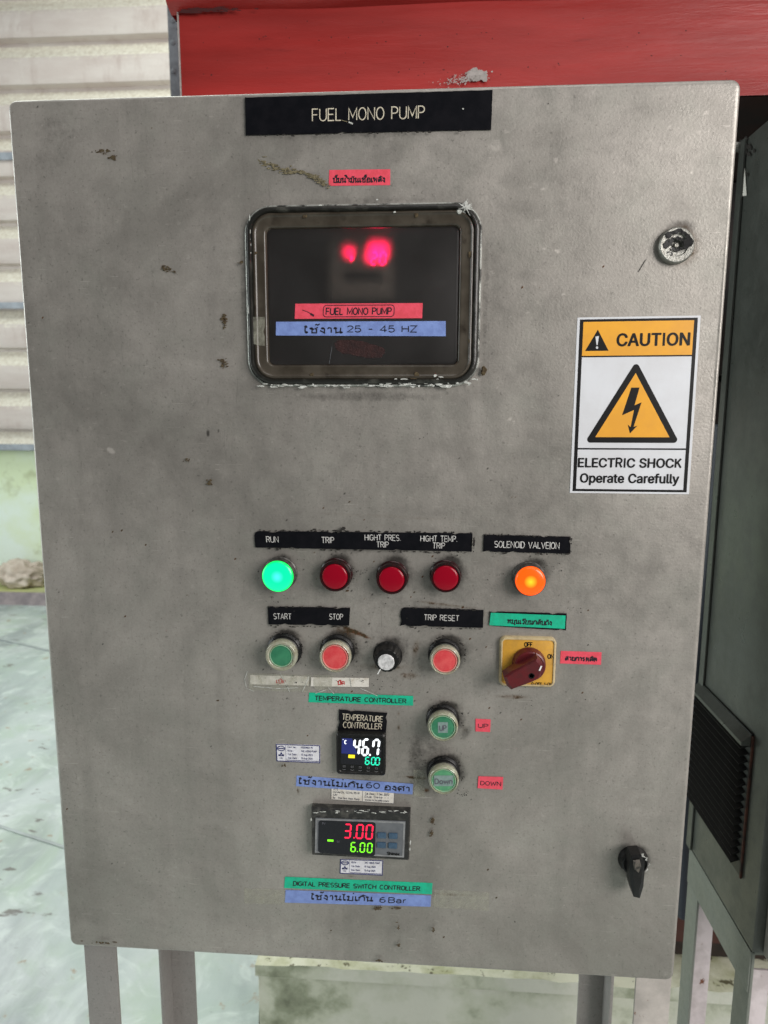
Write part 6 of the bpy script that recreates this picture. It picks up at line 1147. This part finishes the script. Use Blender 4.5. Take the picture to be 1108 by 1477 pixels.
M['capg2'] = mat('pale_green_button_cap', (.07, .26, .13), .4, c2=(.10, .34, .16), scale=120, coat=.4)
M['inkgrey2'] = M['inkgrey']
button(405, 947, 23.5, 16.5, 'capg', 'green START push button in a clear boot')
button(483, 949, 23.5, 18.5, 'capr', 'red STOP push button in a clear boot')
button(642, 954, 22.5, 17.5, 'capr', 'red TRIP RESET push button in a clear boot')
button(639, 1050, 22.5, 18, 'capg', 'green push button with a grey UP tag', txt=('UP', .40, 9))
button(640, 1127, 22.5, 18, 'capg2', 'green push button with a grey Down tag', txt=('Down', .78, 24))
# --- black potentiometer knob
d = .015; px, py = 558, 953; cx, cz = D(px, py, d); r = radius(px, py, 20, d); mb = MB(); n = 72; v = []; f = []
prof = [(1.08, .0), (1.08, .0015), (1.0, .003), (.98, .004), (.92, .012), (.86, d), (.80, d+.0006)]
for rr3, dd3 in prof:
    for i in range(n):
        a = 2*math.pi*i/n; fl_ = 1-(.045 if (.0025 < dd3 < .0155 and (i % 6) in (0, 1)) else 0); v.append((cx+r*rr3*fl_*math.cos(a), -dd3, cz+r*rr3*fl_*math.sin(a)))
for k in range(len(prof)-1):
    for i in range(n): j = (i+1) % n; f.append((k*n+i, k*n+j, (k+1)*n+j, (k+1)*n+i))
f.append(tuple((len(prof)-1)*n+i for i in range(n))); mb.add(v, f); knob = mb.build('dial_knob', M['blackp'], cab, smooth=35, label='small round black knob with silver cap')
mb = MB(); c2 = D(556, 957, d+.001); lathe(mb, cx-.0006, cz-.0012, [(r*.60, d), (r*.60, d+.0012), (r*.56, d+.0018), (r*.3, d+.0016)]); mb.build('cap', M['silver'], knob, smooth=30)
mb = MB(); a, b = D(549, 965, d+.0008), D(545, 971, d-.004); ribbon(mb, [a, b], .0006, lambda X, Y, l: (X, -(d+.001) if Y > b[1]+.002 else -(d-.001), Y)); mb.build('pointer', M['white'], knob, smooth=0)
# --- rotary main switch
q = Quad([(722, 919), (803, 921), (801, 992), (720, 990)], .006); cxy = q.p(.5, .5); hw_, hh_ = q.w/2, q.h/2
mb = MB(); wring(mb, [(0, -.001), (0, .0045), (.0012, .006), (.0022, .006), (.0026, .0050)], c=(cxy[0], cxy[2]), hw=hw_, hh=hh_, r=.006); sw = mb.build('rotary_switch', M['cream'], cab, smooth=40, label='yellow square rotary switch plate with a dark red handle')
mb = MB(); wring(mb, [(.0025, .0042), (.0025, .0050), (.0027, .0051)], c=(cxy[0], cxy[2]), hw=hw_, hh=hh_, r=.006, fill=True); mb.build('yellow_plate', M['yellow'], sw, smooth=30)
mb = MB(); qs = Quad([(722, 919), (803, 921), (801, 992), (720, 990)], .0053)
for a_ in (('OFF', .505, .135, .0042, .0075), ('ON', .905, .365, .0042, .0055), ('0-OFF 1-ON', .76, .93, .0026, .020)):
    mb = MB(); text(mb, qs, *a_[:4], .0053, hw=.11, fit=a_[4]); mb.build('lettering', M['sign_k'], sw, smooth=0)
d = .012; mb = MB(); cx, cz = D(764, 960, d); r = radius(764, 960, 24, d)
lathe(mb, cx, cz, [(r*1.02, .005), (r*1.02, .0075), (r*.99, .0085), (r*.97, .0125), (r*.93, .0145), (r*.85, .0152)], 48)
def prism(mb, pts_px, d0, d1, inset=.8, m=0):
    top = [D(*p, d1) for p in pts_px]; c = (sum(p[0] for p in top)/len(top), sum(p[1] for p in top)/len(top)); n = len(top)
    v = [(c[0]+(p[0]-c[0])*1.0, -d0, c[1]+(p[1]-c[1])*1.0) for p in top]+[(p[0], -(d1-.0025), p[1]) for p in top]+[(c[0]+(p[0]-c[0])*inset, -d1, c[1]+(p[1]-c[1])*inset) for p in top]
    f = [(k*n+i, k*n+(i+1) % n, (k+1)*n+(i+1) % n, (k+1)*n+i) for k in (0, 1) for i in range(n)]+[tuple(range(2*n, 3*n))]
    mb.add(v, f, m)
prism(mb, [(776, 950), (783, 958), (784, 968), (779, 979), (768, 985), (738, 996), (731, 990), (727, 978), (738, 970), (757, 960)], .012, .030, .86)
hd = mb.build('handle', M['knobred'], sw, smooth=25)
mb = MB(); ribbon(mb, [D(781, 960, .0295), D(778, 967, .0295)], .0007, lambda X, Y, l: (X, -.0304, Y)); mb.build('white_mark', M['white'], sw, smooth=0)
mb = MB(); c2 = D(767, 975, .0302); lathe(mb, c2[0], c2[1], [(.0028, .0298), (.0028, .0304), (.0022, .0304), (.0019, .0300)], 16); mb.build('padlock_hole', M['sign_k'], sw, smooth=30)

# --- temperature controller
q = Quad([(486, 1057), (557, 1060), (555, 1121), (484, 1116)], .009); cc = q.p(.5, .5); hw_, hh_ = q.w/2, q.h/2
mb = MB(); wring(mb, [(0, -.001), (0, .0075), (.0012, .009), (.0028, .009), (.0034, .0082)], c=(cc[0], cc[2]), hw=hw_, hh=hh_, r=.0035, fill=True); tc_ = mb.build('temperature_controller', M['blackp'], cab, smooth=40, label='small square black temperature controller showing 46.7 and 60.0')
ql = Quad([(491, 1062), (552, 1064), (550, 1118), (489, 1114)], .0085)
mb = MB(); mb.add([ql.p(a, b, .0085) for a, b in ((.03, .03), (.97, .03), (.97, .76), (.03, .76))], [(0, 1, 2, 3)]); mb.build('screen', M['screen'], tc_, smooth=0)
mb = MB(); mb.add([ql.p(a, b, .0086) for a, b in ((.04, .05), (.28, .05), (.42, .47), (.04, .47))], [(0, 1, 2, 3)]); mb.build('blue_field', M['lcdblue'], tc_, smooth=0)
fnl = lambda X, Y, d_: ql.p(X/ql.w, Y/ql.h, .0088+d_)
mb = MB(); seven(mb, fnl, '46', ql.w*.32, ql.h*.06, ql.w*.125, ql.h*.42, .0024, .0036, slant=.08); seven(mb, fnl, '.', ql.w*.755, ql.h*.06, ql.w*.125, ql.h*.42, .0020, .0034)
seven(mb, fnl, '7', ql.w*.77, ql.h*.06, ql.w*.125, ql.h*.42, .0024, .0036, slant=.08)
text(mb, ql, 'C', .13, .15, .0036, .0088, hw=.13, sx=.8); text(mb, ql, '-', .07, .08, .003, .0088, hw=.13, sx=.6); mb.build('upper_digits', M['e_white'], tc_, smooth=0)
mb = MB(); seven(mb, fnl, '60', ql.w*.615, ql.h*.535, ql.w*.085, ql.h*.195, .0012, .0024, slant=.05); seven(mb, fnl, '.', ql.w*.835, ql.h*.535, ql.w*.085, ql.h*.195, .0010, .0020)
seven(mb, fnl, '0', ql.w*.855, ql.h*.535, ql.w*.085, ql.h*.195, .0012, .0024, slant=.05); mb.build('lower_digits', M['e_cyan'], tc_, smooth=0)
mb = MB(); mb.add([ql.p(a, b, .0088) for a, b in ((.21, .49), (.36, .49), (.36, .58), (.21, .58))], [(0, 1, 2, 3)]); mb.build('yellow_indicator', M['e_yel'], tc_, smooth=0)
mb = MB(); text(mb, ql, 'PV', .95, .36, .0016, .0088, hw=.09); text(mb, ql, 'SV', .95, .68, .0016, .0088, hw=.09)
for i in range(5):
    u = .12+.19*i; P = [(u-.025, .80), (u+.025, .80), (u+.025, .84), (u-.025, .84), (u-.025, .80)]; ribbon(mb, [(a*ql.w, b*ql.h) for a, b in P], .00016, fnl)
    ribbon(mb, [((u-.04)*ql.w, .90*ql.h), (u*ql.w, .92*ql.h), ((u+.04)*ql.w, .90*ql.h)], .0002, fnl)
mb.build('small_print', M['inkmid'], tc_, smooth=0, kind='stuff')
# --- pressure controller
q = Quad([(448, 1168), (592, 1174), (590, 1244), (449, 1236)], .012)
mb = MB(); po = rough_poly(q, amp=.0003, chips=3, seed=9); slab(mb, q, -.001, .010, [(0, 0), (1, 0), (1, 1), (0, 1)], bev=.12); pc_ = mb.build('pressure_controller', M['rubber2'] if 'rubber2' in M else M['blackp'], cab, smooth=0, label='wide grey pressure controller with black rim showing 3.00 and 6.00')
qg = Quad([(455, 1180), (585, 1185), (583, 1237), (454, 1230)], .0108)
mb = MB(); slab(mb, qg, .009, .0108, bev=.5); mb.build('grey_face', M['ctlgrey'], pc_, smooth=0)
P = [(.012, .03), (.988, .03), (.988, .97), (.012, .97), (.012, .03)]; mb = MB(); ribbon(mb, [(a*qg.w, b*qg.h) for a, b in P], .0009, lambda X, Y, l: qg.p(X/qg.w, Y/qg.h, .0111)); mb.build('face_rim', M['ctlrim'], pc_, smooth=0)
qsn = Quad([(460, 1183), (542, 1186), (541, 1235), (459, 1230)], .0112); mb = MB()
Pq = rrect(qsn.w/2, qsn.h/2, .003, 5); mb.add([qsn.p(.5+x/qsn.w, .5+y/qsn.h, .0112) for x, y in Pq], [tuple(range(len(Pq)))]); mb.build('screen', M['screen'], pc_, smooth=0)
fns = lambda X, Y, d_: qsn.p(X/qsn.w, Y/qsn.h, .0114+d_)
mb = MB(); seven(mb, fns, '3', qsn.w*.45, qsn.h*.09, qsn.w*.105, qsn.h*.40, .0017, .004, slant=.06); seven(mb, fns, '.', qsn.w*.635, qsn.h*.09, .01, qsn.h*.40, .0014, .001)
seven(mb, fns, '00', qsn.w*.665, qsn.h*.09, qsn.w*.105, qsn.h*.40, .0017, .0037, slant=.06); mb.build('upper_digits', M['e_red'], pc_, smooth=0)
mb = MB(); seven(mb, fns, '6', qsn.w*.575, qsn.h*.625, qsn.w*.075, qsn.h*.27, .0013, .003, slant=.05); seven(mb, fns, '.', qsn.w*.70, qsn.h*.625, .01, qsn.h*.27, .0011, .001)
seven(mb, fns, '00', qsn.w*.735, qsn.h*.625, qsn.w*.075, qsn.h*.27, .0013, .0032, slant=.05)
mb.add([fns(qsn.w*a, qsn.h*b, 0) for a, b in ((.16, .57), (.265, .57), (.265, .63), (.16, .63))], [(0, 1, 2, 3)]); mb.build('lower_digits', M['e_grn'], pc_, smooth=0)
mb = MB(); text(mb, qsn, 'PV', .09, .09, .0022, .0114, hw=.09); mb.build('lettering', M['inkgrey'], pc_, smooth=0)
mb = MB(); text(mb, qsn, 'SV', .35, .62, .0022, .0114, hw=.09); mb.build('lettering', M['inkgrey'], pc_, smooth=0)
mb = MB(); text(mb, qg, 'Shimax', .88, .90, .0032, .0113, hw=.12, fit=.0125); mb.build('lettering', M['sign_k'], pc_, smooth=0)
mb = MB()
for i in range(2):
    for j in range(2):
        c = qg.p(.745+.125*i, .40+.27*j, .011); mb.box((c[0]-.0046, -.0122, c[2]-.0032), (c[0]+.0046, -.0106, c[2]+.0032), bev=.0012)
mb.build('keys', M['ctlblue'], pc_, smooth=40)
blot('paint_chips', M['chip'], pc_, [(rnd.uniform(452, 590), 1171+rnd.gauss(0, 1.2)+(.035*(0)), rnd.uniform(1, 5), rnd.uniform(.4, 1.0)) for _ in range(26)]+[(592, 1215, 1, 4), (591, 1225, 1, 3), (449, 1182, 1, 3)], .0104, 8)

# --- key lock (top right) and quarter-turn handle (bottom right)
d = .006; cx, cz = D(977, 353, d); r = radius(977, 353, 26.5, d); mb = MB()
lathe(mb, cx, cz, [(r*1.0, -.001), (r*1.0, .003), (r*.97, .005), (r*.9, .006), (r*.62, .0058), (r*.58, .0045), (r*.30, .0042), (r*.29, .001), (r*.15, .0008), (r*.14, .0040), (r*.10, .0046)], 56)
lk = mb.build('key_lock', M['chrome'], cab, smooth=35, label='round chrome key lock smeared with black tar')
mb = MB(); rl_ = random.Random(21)
def smear(a0, a1, r0, r1, dep, n=16):
    v = []
    for i in range(n+1):
        a = R(a0+(a1-a0)*i/n); j0 = r0*(1+rl_.uniform(-.10, .10)); j1 = r1*(1+rl_.uniform(-.10, .10))
        if i in (0, n): j0 = j1 = (r0+r1)/2
        v += [(cx+r*j0*math.cos(a), -dep, cz+r*j0*math.sin(a)), (cx+r*j1*math.cos(a), -dep-.0002, cz+r*j1*math.sin(a))]
    mb.add(v, [(2*i, 2*i+2, 2*i+3, 2*i+1) for i in range(n)])
smear(-10, 150, .60, .84, .0066); smear(150, 200, .5, .72, .0064, 8); smear(-30, 40, .34, .66, .0067, 9); smear(40, 110, .24, .42, .0060, 10); smear(200, 330, .22, .36, .0060, 12); smear(120, 190, .28, .52, .0062, 8); smear(215, 250, .55, .62, .0066, 6)
mb.build('tar_smear', M['sign_k'], lk, smooth=0)
d = .008; cx, cz = D(916, 1246, d); r = radius(916, 1246, 19.5, d); mb = MB()
lathe(mb, cx, cz, [(r*1.12, -.001), (r*1.12, .0015), (r*1.0, .004), (r*.96, .008), (r*.86, .009), (r*.80, .0075), (r*.5, .0075)], 48); qh = mb.build('door_handle', M['blackp'], cab, smooth=35, label='black quarter turn handle pointing down')
mb = MB(); P = [(912, 1236), (926, 1235), (930, 1246), (931, 1262), (929, 1282), (924, 1298), (915, 1296), (911, 1282), (909, 1262), (909, 1246)]
prism(mb, P, .007, .024, .55); mb.build('lever', M['blackp'], qh, smooth=25)
mb = MB(); prism(mb, [(914, 1243), (924, 1242), (926, 1252), (922, 1262), (915, 1256)], .0238, .0262, .7); mb.build('highlight_face', M['leverlit'], qh, smooth=25)  # highlight on the lever top, put in as a pale face
mb = MB(); rl_ = random.Random(4); smear(20, 75, .88, 1.02, .0092, 10); smear(-40, 10, .95, 1.05, .0086, 6); mb.build('worn_lit_edge', M['chip'], qh, smooth=0)  # whitish highlights on the base's right rim, painted as pale smears

# --- crusts, scrapes and drips on the door
sp = []
for t in np.linspace(0, 1, 110):
    x = 375+100*t; y = 230+36*t+4*math.sin(t*7); k = 1 if (t < .45 or t > .7) else .6
    sp.append((x+rnd.gauss(0, 2.5), y+rnd.gauss(0, 2.6*k), rnd.uniform(.8, 5.0), rnd.uniform(.4, 1.3)))
blot('dried_scrape', M['straw'], cab, sp, .0002, 12)
sp = []
for (x, y, sx_, sy_, n_) in ((148, 218, 12, 3, 14), (163, 227, 5, 2, 14), (237, 388, 7, 3, 16), (252, 392, 3, 1.5, 5), (323, 458, 3, 5, 12), (325, 468, 2, 3, 6), (322, 524, 4, 5, 14), (302, 696, 3, 3, 10), (270, 664, 4, 1.5, 5), (624, 1184, 2.5, 4, 10), (623, 1203, 2, 4, 8),
                             (545, 1310, 5, 1.5, 10), (573, 1310, 4, 1.5, 8), (697, 536, 2, 4, 10), (548, 1386, 4, 2, 8), (575, 1363, 2, 1.5, 5), (150, 1360, 12, 1, 12), (575, 1338, 1, 4, 6), (625, 1341, 1, 3, 5), (411, 1104, 3, 1.5, 5), (348, 378, 3, 1.5, 5)):
    for _ in range(int(n_*1.5)): sp.append((x+rnd.gauss(0, sx_*.7), y+rnd.gauss(0, sy_*.7), rnd.uniform(.5, 2.6), rnd.uniform(.4, 1.7)))
blot('brown_crust', M['crust'], cab, sp, .0002, 13)
sp = [(x+rnd.gauss(0, 1), y+rnd.gauss(0, 1), rnd.uniform(.4, 1.1), rnd.uniform(.4, 1.1)) for x, y in ((604, 632), (617, 626), (249, 590), (610, 633), (866, 800), (881, 1225), (792, 150), (845, 1010), (860, 1008), (815, 1000), (742, 1330), (108, 390), (440, 960))]
for (x, y, r_, n_) in ((403, 810, 22, 12), (485, 808, 24, 26), (510, 830, 18, 30), (640, 806, 22, 12), (715, 830, 14, 6), (790, 820, 30, 12), (425, 975, 60, 20), (505, 972, 40, 20), (405, 868, 30, 10), (560, 985, 30, 14), (610, 1100, 18, 14), (665, 1145, 14, 20), (830, 880, 14, 8), (590, 870, 50, 14), (760, 1010, 40, 10), (370, 1345, 200, 8)):
    for _ in range(n_): sp.append((x+rnd.gauss(0, r_*.6), y+rnd.gauss(0, r_*.25), rnd.uniform(.3, 1.2), rnd.uniform(.3, 1.0)))
blot('dark_specks', M['speck'], cab, sp, .0002, 14)
# ragged black sealant along plate edges
sp = []
for (x0, y0, x1, y1, n_) in ((370, 765, 680, 768, 60), (370, 791, 680, 797, 40), (388, 875, 504, 877, 24), (388, 903, 504, 904, 24), (580, 876, 696, 880, 22), (700, 771, 823, 774, 22), (697, 797, 823, 800, 18), (578, 904, 695, 907, 16), (824, 776, 823, 799, 8), (355, 196, 708, 188, 30), (684, 770, 683, 796, 8)):
    for _ in range(n_):
        t = rnd.random(); sp.append((x0+(x1-x0)*t, y0+(y1-y0)*t+rnd.gauss(0, .7), rnd.uniform(.6, 3), rnd.uniform(.4, 1.3)))
sp += [(x, 764+rnd.gauss(0, 1.5), 3, 2.2) for x in (488, 492, 496, 494)]+[(683, 785, 2, 3), (684, 781, 1.5, 3)]
for (x, y, r_) in ((408, 938, 25), (488, 940, 25), (645, 945, 25), (641, 1041, 25), (642, 1118, 25)):
    for _ in range(26):
        a = R(rnd.uniform(-20, 150)); rr3 = r_*rnd.uniform(.98, 1.14); sp.append((x+rr3*math.cos(a), y-rr3*math.sin(a), rnd.uniform(.5, 2.4), rnd.uniform(.5, 1.8)))
blot('black_sealant', M['speck'], cab, sp, .0003, 15)
# rust flecks on the pale leg flanges
#print('YP', YP, 'XP', XP, 'YK', YK, 'YF', YF, 'YN', YN, 'zsb', zsb)
